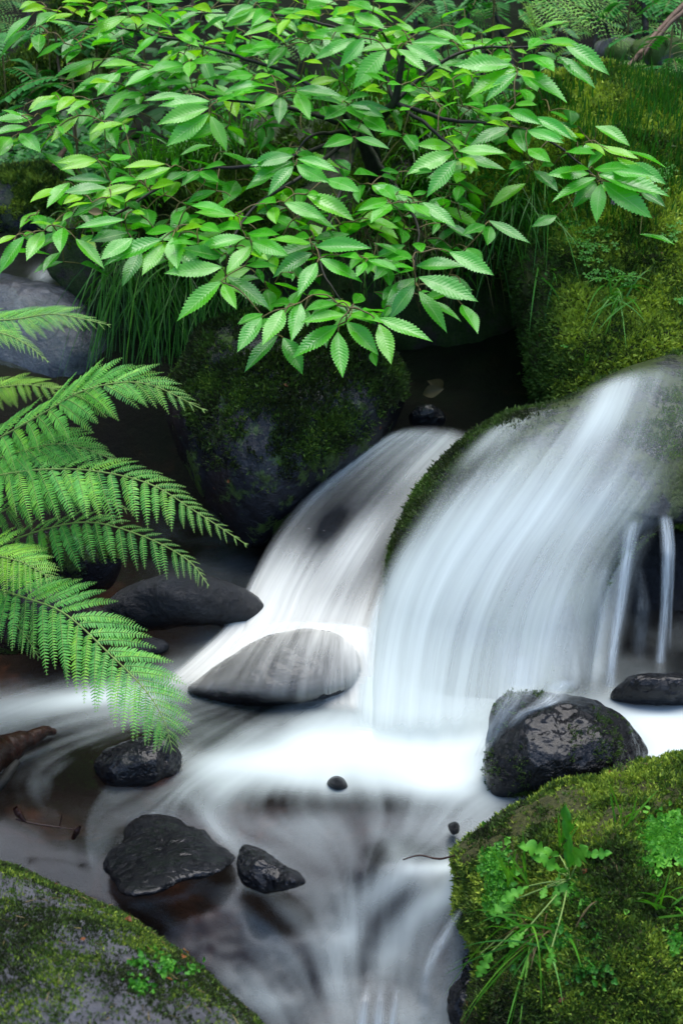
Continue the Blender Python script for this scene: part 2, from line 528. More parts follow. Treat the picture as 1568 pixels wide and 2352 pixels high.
def moss_on(k, N, size, mask, nb=5, mat='moss', name='moss', tint=None, width=0.28, spread=0.9, upw=0.3, front=0.72):
    p, q = sample(k, N, front)
    pr = mask(p, q)
    keep = rng.random(N) < pr
    p, q = p[keep], q[keep]
    tt = np.clip(0.5 + 0.9 * fbm(p * 25, 4, 77) + rng.normal(size=len(p)) * 0.13, 0, 1) if tint is None else tint(p, q)
    V, F, t = tufts(p + q * 0.001, q, size * (0.7 + 0.6 * rng.random(len(p))), nb, spread, width, tt, upw)
    return mesh(name, V, F, M[mat], k.o, False, {'tint': t}, 'stuff')

R = {}
# the large boulder the water falls over, with its overhanging lip
R['fall'] = boulder('waterfall_boulder', [(868, 1400), (880, 1300), (905, 1225), (960, 1130), (1015, 1060), (1095, 990), (1190, 945), (1290, 922), (1380, 868), (1480, 828), (1600, 808),
    (1760, 860), (1860, 1000), (1780, 1170), (1640, 1215), (1530, 1205), (1460, 1240), (1400, 1320), (1370, 1440), (1350, 1600), (1330, 1780), (1100, 1850), (880, 1800), (855, 1600)],
    2.98, 0.23, tilt=-0.00085, mat='rock_fall', amp=0.022, ns=5, c=(1270, 1120), label='large rounded mossy boulder with the main waterfall running over it', ridge=0.01, res=(130, 380))
R['under'] = boulder('undercut_rock', [(900, 1350), (1100, 1250), (1400, 1240), (1620, 1210), (1800, 1300), (1800, 1500), (1620, 1620), (1400, 1650), (1100, 1700), (940, 1650), (880, 1500)],
    2.86, 0.10, tilt=-0.0003, mat='rock_wet', amp=0.04, ns=6, label='black dripping rock face in the hollow behind the falling water', cat='rock', ridge=0.03)
R['left'] = boulder('stepped_rock', [(560, 1440), (590, 1330), (640, 1235), (720, 1150), (800, 1090), (880, 1030), (960, 1000), (1060, 1010), (1090, 1080), (1040, 1200), (960, 1330), (920, 1440), (860, 1550), (720, 1575), (590, 1550), (530, 1490)],
    2.98, 0.16, tilt=-0.0011, mat='rock_wet', amp=0.03, ns=6, label='smooth dark rock under the smaller cascade beside the big boulder', cat='rock')
R['dark'] = boulder('mossy_boulder', [(372, 960), (385, 880), (430, 830), (475, 750), (560, 705), (700, 690), (830, 735), (915, 830), (935, 910), (890, 1000), (820, 1075), (720, 1160), (650, 1230), (590, 1275),
    (520, 1230), (450, 1130), (395, 1040)], 3.22, 0.22, tilt=-0.0006, mat='rock_dark', amp=0.025, ns=5, label='big dark boulder under the leaning shrub, mossy on top with bare grey flanks', ridge=0.02, res=(110, 320))
R['back'] = boulder('streamside_boulder', [(-160, 700), (-80, 640), (0, 628), (90, 648), (160, 675), (240, 725), (300, 790), (340, 850), (350, 920), (300, 980), (180, 1010), (0, 1020), (-140, 960)],
    4.05, 0.22, tilt=-0.0005, mat='rock_slate', amp=0.04, ridge=0.03, ns=4, label='grey wet boulder with a thin film of water, behind the fern tips')
R['bank'] = boulder('moss_covered_boulder', [(1080, 430), (1100, 330), (1180, 225), (1270, 175), (1380, 148), (1500, 170), (1640, 190), (1850, 300), (1900, 600), (1800, 850), (1600, 905), (1440, 905), (1330, 950),
    (1265, 930), (1225, 860), (1195, 740), (1140, 600), (1090, 510)], 3.85, 0.26, tilt=-0.00095, mat='mossy', amp=0.07, ns=3.2, c=(1400, 560), label='huge boulder blanketed in green and yellow moss above the waterfall', ridge=0.02, res=(120, 340), e=0.8)
R['earth'] = boulder('earth_bank', [(110, 560), (150, 500), (260, 430), (420, 330), (650, 260), (900, 220), (1120, 240), (1220, 340), (1240, 520), (1200, 700), (1120, 830), (900, 830), (640, 800), (420, 830), (300, 800), (220, 720), (150, 640)],
    4.15, 0.16, tilt=-0.0007, mat='soil', amp=0.08, ns=4, c=(650, 540), label='dark undercut earth bank beneath the shrub with grass hanging over it', cat='bank', ridge=0.03, res=(110, 340))
R['far'] = boulder('distant_boulder', [(-160, 470), (-60, 430), (20, 405), (100, 388), (170, 400), (215, 440), (190, 500), (100, 550), (-40, 570), (-150, 550)],
    5.0, 0.2, tilt=-0.0006, mat='rock_fall', amp=0.04, ns=4, label='low moss capped boulder beyond the upper stream', ridge=0.02)
R['mid'] = boulder('rounded_rock', [(425, 1585), (460, 1555), (520, 1508), (590, 1470), (670, 1446), (750, 1448), (810, 1480), (830, 1530), (800, 1580), (720, 1610), (600, 1622), (480, 1612)],
    2.62, 0.085, tilt=-0.0009, mat='rock_film', wl=1612, amp=0.012, ns=8, label='smooth grey rock wrapped in a veil of water below the small cascade', cat='rock')
R['splash'] = boulder('glossy_rock', [(1105, 1745), (1122, 1660), (1150, 1592), (1200, 1580), (1290, 1588), (1370, 1606), (1435, 1645), (1478, 1710), (1480, 1770), (1420, 1800), (1300, 1812), (1210, 1830), (1140, 1825)],
    2.34, 0.10, tilt=-0.0006, mat='rock_film', wl=1825, amp=0.018, ns=9, label='glistening wet rock at the foot of the main fall above the mossy boulder', cat='rock', ridge=0.012, res=(130, 360))
R['small'] = boulder('wet_black_rock', [(195, 1765), (225, 1735), (265, 1705), (320, 1685), (370, 1680), (405, 1684), (425, 1706), (436, 1745), (420, 1790), (330, 1805), (235, 1805)],
    2.30, 0.06, tilt=-0.0006, mat='rock_film', wl=1790, amp=0.024, ns=11, label='pointed black rock below the hanging fern tip', cat='rock', ridge=0.014, res=(110, 320))
R['flat'] = boulder('flat_wet_rock', [(245, 1975), (270, 1915), (300, 1878), (350, 1860), (400, 1862), (440, 1888), (490, 1925), (530, 1955), (528, 1985), (470, 2022), (390, 2050), (300, 2062), (250, 2030)],
    2.00, 0.035, tilt=-0.00125, mat='rock_film', wl=2050, amp=0.018, ns=13, label='broad flat black rock with water sliding over it', cat='rock', ridge=0.012, res=(120, 340))
R['chunk'] = boulder('broken_stone', [(553, 1975), (560, 1942), (590, 1948), (620, 1962), (655, 1985), (692, 2010), (694, 2028), (650, 2040), (590, 2035), (555, 2010)],
    1.96, 0.03, tilt=-0.0008, mat='rock_film', wl=2035, amp=0.018, ns=22, label='small jagged stone beside the flat wet rock', cat='stone', res=(50, 120), ridge=0.008)
R['peb1'] = boulder('pebble', [(752, 1802), (758, 1788), (775, 1782), (790, 1790), (798, 1808), (775, 1816)], 2.17, 0.02, mat='rock_wet', wl=1815, tilt=-0.0005, amp=0.002, ns=30, label='round pebble tip poking out of the white pool', cat='stone', res=(30, 60))
R['peb2'] = boulder('pebble', [(1028, 1893), (1042, 1886), (1054, 1893), (1054, 1912), (1040, 1918), (1030, 1908)], 2.03, 0.012, mat='rock_wet', wl=1916, tilt=-0.0005, amp=0.002, ns=30, label='tiny shiny pebble in the dim water near the mossy boulder tip', cat='stone', res=(30, 60))
R['peb3'] = boulder('pebble', [(300, 1490), (330, 1468), (365, 1466), (388, 1480), (380, 1500), (330, 1510)], 2.66, 0.03, mat='rock_wet', wl=1508, tilt=-0.0005, amp=0.004, ns=20, label='dark stone at the edge of the white water behind the fern', cat='stone', res=(40, 80))
R['peb4'] = boulder('pebble', [(940, 960), (955, 938), (985, 930), (1012, 942), (1022, 965), (1000, 985), (955, 985)], 3.25, 0.03, mat='rock_film', amp=0.006, ns=30, label='glinting black stone above the small cascade lip', cat='stone', res=(40, 80))
R['peb5'] = boulder('pebble', [(1400, 1590), (1440, 1556), (1510, 1545), (1580, 1552), (1640, 1580), (1640, 1620), (1520, 1625), (1420, 1615)], 2.52, 0.05, mat='rock_film', wl=1612, amp=0.012, ns=14, label='low wet stone splashed by the thin side trickle', cat='stone', res=(80, 240))
R['shade1'] = boulder('shaded_rock', [(60, 1290), (110, 1240), (180, 1225), (250, 1250), (275, 1300), (240, 1350), (140, 1370), (70, 1340)], 3.0, 0.08, wl=1372, mat='rock_dark', amp=0.015, ns=10, label='mossy rock in shadow behind the fern fronds', cat='rock')
R['shade2'] = boulder('shaded_rock', [(240, 1400), (300, 1340), (400, 1320), (520, 1330), (600, 1370), (600, 1430), (450, 1440), (300, 1445)], 2.95, 0.08, wl=1446, mat='rock_wet', amp=0.02, ns=10, label='low black rock in shadow below the big dark boulder', cat='rock')
R['shade3'] = boulder('shaded_rock', [(-160, 1350), (-60, 1250), (60, 1330), (180, 1370), (260, 1420), (250, 1470), (60, 1500), (-160, 1500)], 2.85, 0.1, wl=1505, mat='rock_dark', amp=0.02, ns=8, label='dark rock hidden behind the drooping fern at the pool edge', cat='rock')
# near boulders
R['nearl'] = boulder('lichened_boulder', [(-420, 2100), (-250, 1975), (-100, 1960), (0, 1978), (130, 2035), (290, 2110), (430, 2200), (540, 2290), (625, 2390), (660, 2520), (560, 2760), (100, 2900), (-300, 2750), (-480, 2400)],
    1.52, 0.20, tilt=-0.00075, mat='rock_grey', amp=0.02, ns=7, label='near grey boulder speckled with short moss and lichen', ridge=0.008, res=(140, 380))
R['nearr'] = boulder('moss_topped_boulder', [(1050, 1960), (1095, 1915), (1190, 1868), (1310, 1818), (1440, 1768), (1570, 1732), (1750, 1720), (1950, 1850), (2000, 2200), (1900, 2600), (1500, 2800), (1150, 2700), (1060, 2500), (1045, 2350),
    (1090, 2230), (1075, 2150), (1052, 2080), (1062, 2020)], 1.80, 0.20, tilt=-0.00052, mat='mossy', amp=0.025, ns=6, c=(1500, 2180), label='near boulder thick with moss, grass and a leafy weed', ridge=0.01, res=(140, 380))
R['nearw'] = boulder('wet_black_rock', [(1000, 2500), (1005, 2380), (1015, 2300), (1035, 2230), (1070, 2160), (1120, 2140), (1250, 2200), (1330, 2400), (1300, 2650), (1100, 2700)],
    1.80, 0.08, tilt=-0.0003, mat='rock_film', amp=0.02, ns=14, label='black glistening rock under the moss covered boulder beside the chute', cat='rock', ridge=0.02, res=(120, 320))

# ------------------------------------------------------------------ moss
def up(q, a, b): return sstep(a, b, q[:, 2])
def mask_dark(p, q):
    x, y = proj(p)
    edge = 1150 - 0.25 * (x - 500)
    return np.clip(up(q, -0.1, 0.35) * sstep(40, -80, y - 1090 + 160 * fbm(p * 7, 4, 5)) * sstep(-30, 60, (x - 430) * 0.9 + (y - 760) * -0.4 + 90 + 90 * fbm(p * 9, 3, 6)), 0, 1)
moss_on(R['dark'], 40000, 0.0075, lambda p, q: mask_dark(p, q) * sstep(-0.5, 0.1, fbm(p * 12, 4, 71)), 4, tint=lambda p, q: np.clip(0.17 + 0.5 * fbm(p * 18, 4, 7) + rng.normal(size=len(p)) * 0.15, 0, 0.7))
def mask_fall(p, q):
    x, y = proj(p)
    f = sstep(0.0, 0.25, fbm(p * 9, 5, 12))
    edge = sstep(-140, 20, -(x - 940) - (y - 1230) * 0.75 + 40)
    r = sstep(1380, 1480, x) * sstep(1300, 900, y)
    return np.clip(0.25 * f + 0.9 * f * r + edge * 0.8 + 0.8 * sstep(30, 0, np.abs(y - (1270 + (1440 - x) * 0.42))) * sstep(1100, 1300, x), 0, 1)
moss_on(R['fall'], 30000, 0.006, mask_fall, 4, tint=lambda p, q: np.clip(0.20 + 0.45 * fbm(p * 18, 4, 7) + 0.25 * sstep(1350, 1450, proj(p)[0]), 0, 0.9))
def mask_nearl(p, q):
    f = fbm(p * 13, 5, 31)
    return sstep(-0.15, 0.2, f) * 0.42 + 0.10
moss_on(R['nearl'], 150000, 0.0030, mask_nearl, 5, tint=lambda p, q: np.clip(0.22 + 0.7 * fbm(p * 16, 4, 7) + rng.normal(size=len(p)) * 0.24, 0, 1))
def mask_nearr(p, q):
    x, y = proj(p)
    bare = sstep(-0.15, 0.08, fbm(p * 10, 4, 33)) * sstep(140, 50, y - (1965 - 0.42 * (x - 1060)) )
    under = sstep(1120, 1060, x) * sstep(2120, 2190, y)
    return np.clip(1 - 0.92 * bare - under, 0, 1)
moss_on(R['nearr'], 100000, 0.0052, mask_nearr, 5, tint=lambda p, q: np.clip(0.45 + 0.8 * fbm(p * 14, 4, 7) + rng.normal(size=len(p)) * 0.2 - 0.35 * sstep(2150, 2352, proj(p)[1]) * sstep(1350, 1150, proj(p)[0]), 0, 1))
# huge bank boulder: upright hair moss and yellow cushions
def mask_bank(p, q):
    x, y = proj(p)
    return np.clip(1.0 - 0.85 * sstep(1310, 1220, x + 0.15 * (y - 700)) * sstep(480, 620, y), 0.06, 1)
moss_on(R['bank'], 70000, 0.010, mask_bank, 4, tint=lambda p, q: np.clip(0.80 + 0.85 * fbm(p * 11, 4, 7) + rng.normal(size=len(p)) * 0.18, 0, 1) * (1 - 0.6 * sstep(1330, 1230, proj(p)[0]) * sstep(430, 600, proj(p)[1])))  # tint lowered on the overhung flank: its shade put into the moss colour
def mask_hair(p, q):
    x, y = proj(p)
    return sstep(-0.15, 0.2, fbm(p * 6, 4, 41)) * sstep(620, 480, y) * sstep(150, 250, y + 0.1 * (x - 1200))
def hair():
    p, q = sample(R['bank'], 26000)
    keep = rng.random(len(p)) < mask_hair(p, q); p, q = p[keep], q[keep]
    V, F, t = tufts(p, q * 0.35, 0.030 * (0.6 + 0.7 * rng.random(len(p))), 2, 0.25, 0.07, np.clip(rng.normal(0.30, 0.15, len(p)), 0, 1), 1.0)
    mesh('hair_moss', V, F, M['grass'], R['bank'].o, False, {'tint': t * 0.55}, 'stuff')
hair()
moss_on(R['far'], 30000, 0.012, lambda p, q: up(q, -0.3, 0.2) * sstep(-0.4, 0.0, fbm(p * 6, 4, 3)), 4)
moss_on(R['earth'], 30000, 0.014, lambda p, q: sstep(-0.1, 0.2, fbm(p * 5, 4, 13)) * sstep(720, 450, proj(p)[1]), 4, tint=lambda p, q: np.clip(0.3 + 0.6 * fbm(p * 8, 3, 2), 0, 0.8))
moss_on(R['shade1'], 5000, 0.007, lambda p, q: up(q, 0, 0.5) * 0.6, 4, tint=lambda p, q: np.full(len(p), 0.25))
moss_on(R['splash'], 3500, 0.004, lambda p, q: sstep(0.05, 0.25, fbm(p * 18, 4, 3)) * 0.8, 4, tint=lambda p, q: np.full(len(p), 0.3))

# ------------------------------------------------------------------ water
def grid_interp(tab, x0, dx, y0, dy, px, py):
    tab = np.asarray(tab, float)
    fx = np.clip((px - x0) / dx, 0, tab.shape[1] - 1.001); fy = np.clip((py - y0) / dy, 0, tab.shape[0] - 1.001)
    def cub(arr, f, ax):
        pass
    i, j = fx.astype(int), fy.astype(int)
    a, b = fx - i, fy - j
    a, b = a * a * (3 - 2 * a) * .5 + a * .5, b * b * (3 - 2 * b) * .5 + b * .5
    return (tab[j, i] * (1 - a) + tab[j, i + 1] * a) * (1 - b) + (tab[j + 1, i] * (1 - a) + tab[j + 1, i + 1] * a) * b

# how white (aerated) the water is, row by row down the photograph
POOL = [
 "00002333332222222",   # 1400
 "00023564443222222",   # 1450
 "00013566664222222",   # 1500
 "01235666786433333",   # 1550
 "56776424688766655",   # 1600
 "55555457899988899",   # 1650
 "43323479999977799",   # 1700
 "23225899999985799",   # 1750
 "12224778789853398",   # 1800
 "01123543346654355",   # 1850
 "00112444345554444",   # 1900
 "00112333344544333",   # 1950
 "00122333344844333",   # 2000
 "00123334457844333",   # 2050
 "00013344455533333",   # 2100
 "00003344554533333",   # 2150
 "00003344454433333",   # 2200
 "00000444444433333",   # 2250
 "00000454444433333",   # 2300
 "00000444455333333",   # 2350
 "00000455556333333"]   # 2400
POOL = np.array([[int(c) for c in r] for r in POOL]) / 9.0
POOL = catmull(POOL, 161); POOL = catmull(POOL.T, 161).T          # 21 x 17 -> 161 x 161, smooth

def zw(x, y):
    z = -0.30 * sstep(2.12, 1.42, y)
    z = z + 0.025 * np.exp(-((x - 0.10) ** 2 + (y - 1.93) ** 2 * 2.5) / 0.006)          # standing wave by the mossy boulder
    z = z - 0.020 * np.exp(-((x - 0.07) ** 2 + (y - 1.83) ** 2) / 0.003)
    return z

ARROWS = [(900, 1600, 880, 1700), (1050, 1650, 1000, 1750), (800, 1700, 650, 1760), (600, 1750, 420, 1850), (700, 1800, 640, 1880), (500, 1560, 350, 1600), (300, 1600, 100, 1640), (100, 1650, -20, 1700),
          (400, 1850, 200, 1960), (550, 1850, 480, 1900), (450, 1890, 560, 1960), (820, 1780, 880, 1880), (900, 1900, 950, 2000), (1000, 1800, 980, 1900), (1150, 1800, 1020, 1880), (1050, 1990, 960, 1990), (940, 2000, 840, 2070),
          (840, 2080, 780, 2200), (770, 2200, 780, 2330), (900, 2100, 880, 2160), (960, 2080, 880, 2180), (870, 2200, 860, 2330), (600, 2050, 700, 2100), (500, 2080, 620, 2140), (700, 2120, 760, 2220), (600, 2200, 700, 2300), (560, 2250, 640, 2340),
          (650, 1950, 760, 2050), (800, 1950, 830, 2050), (300, 2080, 420, 2130), (100, 1900, 120, 1960), (1450, 1700, 1400, 1780), (1250, 1850, 1100, 1870)]

STROKES = [([(770, 1800), (810, 1850), (850, 1900), (900, 1950), (930, 2000)], 20, .22),
    ([(1060, 2000), (990, 1988), (930, 2003), (870, 2040), (820, 2100), (790, 2180), (780, 2260), (790, 2350)], 30, .38),
    ([(1060, 2004), (1010, 1994), (950, 1996)], 15, .5), ([(1050, 2050), (980, 2090), (930, 2140), (890, 2210), (870, 2270)], 26, .35),
    ([(1000, 2040), (930, 2065), (880, 2110), (850, 2160)], 18, -.42), ([(430, 1830), (470, 1870), (520, 1930), (550, 1960)], 15, .35),
    ([(540, 2020), (620, 2060), (700, 2120), (750, 2220), (760, 2350)], 22, .2), ([(540, 2230), (610, 2280), (670, 2360)], 34, .3),
    ([(600, 1880), (680, 1900), (740, 1960), (780, 2040)], 22, .14), ([(500, 1900), (600, 1885), (700, 1860), (750, 1850)], 46, -.12),
    ([(340, 1740), (280, 1790), (200, 1840), (130, 1870)], 18, .16), ([(270, 1890), (220, 1950), (200, 2030)], 16, .16),
    ([(505, 2035), (580, 2042), (660, 2040)], 9, .35), ([(290, 2085), (350, 2068), (420, 2056), (480, 2010)], 10, .4),
    ([(400, 1612), (500, 1645), (640, 1655)], 20, -.35), ([(80, 1800), (160, 1740), (260, 1690)], 20, .16), ([(-60, 1640), (100, 1625), (240, 1590), (400, 1560)], 24, .3),
    ([(820, 1880), (880, 1960), (860, 2000)], 16, -.15), ([(640, 2000), (700, 2060), (740, 2140)], 20, -.15), ([(1130, 1850), (1080, 1900), (1010, 1940)], 24, .14)]

def make_pool():
    xs = np.arange(-1.25, 1.05, 0.0045); ys = np.arange(1.30, 3.35, 0.0045)
    X, Y = np.meshgrid(xs, ys)
    Z = zw(X, Y)
    P3 = np.stack([X, Y, Z], -1)
    # flow field from the arrows, in the water plane
    a = np.array(ARROWS, float)
    def plane(px, py):
        q = at(px, py, 1.0) - CAM; s = -1.35 / q[..., 2]
        p = CAM + q * s[..., None]
        s = (zw(p[..., 0], p[..., 1]) - 1.35) / q[..., 2]
        p = CAM + q * s[..., None]
        return p[..., :2]
    A, B = plane(a[:, 0], a[:, 1]), plane(a[:, 2], a[:, 3])
    mid, dr = (A + B) / 2, nrm(B - A)
    U = np.zeros(X.shape); W = np.zeros(X.shape); S = np.zeros(X.shape)
    for m_, d_ in zip(mid, dr):
        k = 1.0 / ((X - m_[0]) ** 2 + (Y - m_[1]) ** 2 + 0.006) ** 2
        U += k * d_[0]; W += k * d_[1]; S += k
    L = np.hypot(U, W) + 1e-9
    U, W = U / L, W / L
    n1 = fbm(np.stack([X * 110, Y * 110, X * 0 + 5], -1), 2, 17)
    n0 = fbm(np.stack([X * 40, Y * 40, X * 0], -1), 2, 91)
    acc = n0.copy(); ac2 = n1.copy(); cnt = 1
    ny, nx = X.shape
    for sgn in (1, -1):
        gx, gy = np.meshgrid(np.arange(nx, dtype=float), np.arange(ny, dtype=float))
        for st in range(38):
            ix, iy = np.clip(gx.astype(int), 0, nx - 1), np.clip(gy.astype(int), 0, ny - 1)
            gx += sgn * U[iy, ix]; gy += sgn * W[iy, ix]
            ix, iy = np.clip(gx.astype(int), 0, nx - 1), np.clip(gy.astype(int), 0, ny - 1)
            acc += n0[iy, ix]; ac2 += n1[iy, ix]; cnt += 1
    lic = acc / cnt
    lic = lic / lic.std() + 0.35 * ac2 / ac2.std()
    px, py = proj(P3)
    wob = 18 * fbm(P3 * 9, 3, 5)
    D = grid_interp(POOL, 0, 10, 1400, 6.25, px + wob, py + wob * 0.5)
    big = fbm(P3 * np.array([9, 9, 1]), 4, 8)
    for pts, wd_, am in STROKES:
        q = catmull(np.array(pts, float), 40)
        dd = np.full(X.shape, 1e9); tt_ = np.zeros(X.shape)
        sel = (px > q[:, 0].min() - 90) & (px < q[:, 0].max() + 90) & (py > q[:, 1].min() - 90) & (py < q[:, 1].max() + 90)
        ddv = np.hypot(px[sel][:, None] - q[None, :, 0], py[sel][:, None] - q[None, :, 1])
        k_ = ddv.argmin(1) / 39.0
        D[sel] += 0.55 * am * np.exp(-(ddv.min(1) / (wd_ * 1.25)) ** 2) * (0.35 + 0.65 * np.sin(np.pi * np.clip(k_, 0.04, 0.96)) ** 0.5)
    D = np.clip(D, 0, 1)
    thin = 4 * D * (1 - D)
    dens = np.clip(D, 0, 1) ** 2.5
    dens = dens * 0.93
    dens = np.clip(dens + thin * (0.055 * lic * sstep(2.7, 2.1, Y) + 0.10 * big), 0, 1)
    Z2 = Z + 0.008 * big * sstep(2.1, 1.8, Y)
    F = gridfaces(ny, nx)
    o = mesh('water', np.stack([X, Y, Z2], -1), F, M['pool'], attrs={'dens': dens.ravel()}, kind='structure')
    # softly aerated layers just over the churned part
    Xs, Ys = X[::2, ::2], Y[::2, ::2]
    Ds = D[::2, ::2]
    for h, mul in ():
        dd = sstep(0.55, 1.0, Ds) * mul
        mesh('water_spray', np.stack([Xs, Ys, Z2[::2, ::2] + h * (0.3 + 0.7 * Ds)], -1), gridfaces(*Xs.shape), M['mist'], attrs={'dens': dd.ravel()}, kind='structure')
make_pool()

def ribbon(name, lines, alpha, depthf, mat='fall', res=(150, 260), wave=0.004, kind='structure', lay=1, gap=0.01):
    """flow lines (columns of photo points, from the top down) -> a curved sheet of falling water"""
    L = np.asarray(lines, float)                     # cols, rows, 2
    A = np.asarray(alpha, float)                     # rows, cols
    g = catmull(L, res[0])                           # across
    g = catmull(np.swapaxes(g, 0, 1), res[1])        # rows, cols
    al = catmull(A.T, res[0]); al = catmull(al.T, res[1])
    u = np.linspace(0, 1, res[0])[None] * np.ones((res[1], 1)); v = np.linspace(0, 1, res[1])[:, None] * np.ones((1, res[0]))
    Yd = depthf(g[..., 0], g[..., 1], u, v)
    P = at(g[..., 0], g[..., 1], Yd)
    st = fbm(np.stack([u * 22, v * 1.3, u * 0 + 3.3], -1), 4, 66)
    edge = sstep(0, 0.12, u) * sstep(1, 0.88, u) * sstep(0, 0.06, v) * sstep(1.0, 0.90, v)
    for i in range(lay):
        Q = P.copy()
        Q[..., 1] -= wave * st * (0.3 + v) + gap * i
        mesh(name, Q, gridfaces(res[1], res[0]), M[mat], attrs={'dens': np.clip(al * edge, 0, 1).ravel(),
             'flow': np.stack([u + 0.37 * i, v + 5 * i, v * 0], -1).reshape(-1, 3)}, kind=kind)

def smin(a, b, k=0.03):
    h = np.clip(0.5 + 0.5 * (b - a) / k, 0, 1)
    return b * (1 - h) + a * h - k * h * (1 - h)

def splus(x, k):
    return k * np.logaddexp(0, x / k)

def fall_depth(px, py, u, v):
    """hugs the boulder, leaves its lip in a free fall and slides out flat over the pool"""
    f = R['fall'].depth
    on = f(px, py) - 0.034
    lip = np.interp(px, [800, 900, 1000, 1140, 1270, 1380, 1440, 1530, 1700], [1380, 1410, 1440, 1400, 1345, 1280, 1225, 1170, 1180])
    free = np.minimum(f(np.maximum(px, 990), lip - 30), 2.72) - 0.02 + 0.0012 * splus(lip - py, 50) - 0.0003 * splus(py - lip, 50)
    return smin(smin(on, free, 0.11), Yw(py) + 0.016, 0.25)

LA = [[(1110, 975), (1050, 1035), (985, 1105), (930, 1200), (880, 1300), (840, 1420), (815, 1560), (790, 1700)],
      [(1195, 940), (1125, 1010), (1060, 1090), (985, 1200), (925, 1310), (880, 1430), (855, 1570), (845, 1705)],
      [(1270, 915), (1210, 985), (1140, 1065), (1050, 1190), (980, 1310), (935, 1440), (915, 1580), (905, 1710)],
      [(1345, 880), (1300, 965), (1240, 1050), (1150, 1180), (1070, 1300), (1010, 1430), (985, 1580), (975, 1710)],
      [(1425, 850), (1385, 945), (1325, 1045), (1245, 1170), (1165, 1290), (1105, 1420), (1070, 1570), (1060, 1700)],
      [(1500, 830), (1460, 940), (1410, 1050), (1330, 1170), (1260, 1280), (1200, 1400), (1170, 1540), (1155, 1680)],
      [(1580, 820), (1540, 940), (1490, 1060), (1420, 1170), (1350, 1270), (1300, 1380), (1270, 1510), (1255, 1640)],
      [(1660, 820), (1620, 950), (1570, 1070), (1500, 1170), (1440, 1250), (1400, 1350), (1375, 1480), (1360, 1610)],
      [(1740, 840), (1700, 960), (1650, 1080), (1580, 1170), (1520, 1220), (1480, 1320), (1450, 1450), (1430, 1600)]]
AA = [[.0, .25, .1, .0, .5, .3, .1, .3, .3],
      [.05, .45, .12, .2, .85, .25, .05, .12, .15],
      [.03, .12, .35, .5, .55, .35, .12, .0, .05],
      [.05, .5, .9, .95, .9, .75, .45, .1, .0],
      [.6, .9, .95, .85, .8, .65, .45, .25, .0],
      [.9, .95, .9, .75, .7, .7, .65, .45, .0],
      [.95, 1, .95, .8, .75, .75, .65, .45, .0],
      [.95, 1, 1, .95, .8, .7, .5, .3, .0]]
AA = np.array(AA); AA[:4] *= 0.85; AA[4:, 4:] *= 0.80
ribbon('waterfall_water', LA, AA, fall_depth, lay=2, gap=0.012, res=(220, 320))

def left_depth(px, py, u, v):
    on = R['left'].depth(px, py) - 0.022
    free = 2.74 + 0.0010 * splus(1400 - py, 50) - 0.0003 * splus(py - 1400, 50)
    return smin(smin(on, free, 0.10), Yw(py) + 0.016, 0.26)

LB = [[(900, 985), (800, 1050), (700, 1135), (630, 1220), (575, 1320), (525, 1420), (430, 1510), (330, 1590)],
      [(960, 975), (870, 1040), (770, 1130), (690, 1230), (630, 1330), (580, 1420), (500, 1510), (400, 1600)],
      [(1010, 975), (920, 1050), (830, 1140), (750, 1240), (690, 1340), (650, 1430), (590, 1510), (520, 1600)],
      [(1050, 980), (970, 1060), (890, 1150), (820, 1250), (760, 1350), (720, 1430), (690, 1510), (660, 1610)],
      [(1085, 990), (1020, 1070), (950, 1160), (890, 1260), (840, 1360), (810, 1440), (790, 1520), (780, 1620)],
      [(1120, 1000), (1070, 1080), (1010, 1170), (950, 1270), (910, 1370), (890, 1450), (880, 1530), (870, 1630)]]
AB = [[.3, .5, .5, .5, .4, .2],
      [.6, .35, .22, .40, .45, .2],
      [.45, .10, .06, .16, .30, .0],
      [.30, .14, .03, .55, .06, .2],
      [.75, .85, .60, .45, .30, .4],
      [.9, 1, .9, .8, .7, .9],
      [.8, .8, .6, .45, .8, 1],
      [.5, .4, .3, .3, .8, 1]]
ribbon('cascade_water', LB, AB, left_depth, mat='cream', lay=2, gap=0.012, res=(180, 300))

def strand(pts, wpx, Y, a, name='trickle_water', rk=None, mat='strand'):
    p = catmull(np.array(pts, float), 60)
    v = np.linspace(0, 1, 60)
    Yv = np.interp(v, np.linspace(0, 1, len(Y)), Y)
    if rk is not None: Yv = np.minimum(Yv, R[rk].depth(p[:, 0], p[:, 1]) - 0.012)
    wp = np.interp(v, np.linspace(0, 1, len(wpx)), wpx)
    av = np.interp(v, np.linspace(0, 1, len(a)), a)
    s = np.linspace(-1, 1, 15)
    X = p[:, None, 0] + s[None] * wp[:, None]
    P = at(X, p[:, None, 1] + 0 * X, Yv[:, None] - 0.008 * (1 - s[None] ** 2))
    d = av[:, None] * (1 - s[None] ** 2) ** 2.2 * sstep(0, 0.05, v)[:, None] * sstep(1, 0.93, v)[:, None]
    u = s[None] * np.ones((60, 1)); vv = v[:, None] * np.ones((1, 15))
    mesh(name, P, gridfaces(60, 15), M[mat], attrs={'dens': d.ravel(), 'flow': np.stack([u, vv, u * 0 + pts[0][0]], -1).reshape(-1, 3)}, kind='structure')
strand([(1455, 1190), (1440, 1270), (1422, 1400), (1405, 1510), (1398, 1610)], [30, 22, 18, 16, 20], [2.64, 2.6, 2.55, 2.5, 2.46], [.3, .9, .85, .8, .7], rk='fall')
strand([(1526, 1180), (1532, 1270), (1526, 1400), (1517, 1500), (1512, 1590)], [20, 20, 15, 17, 22], [2.72, 2.66, 2.62, 2.58, 2.53], [.7, 1.0, .8, .55, .1])
strand([(1540, 1190), (1545, 1270), (1540, 1400), (1536, 1500)], [5, 7, 6, 7], [2.67, 2.65, 2.62, 2.58], [.3, .5, .4, .1])
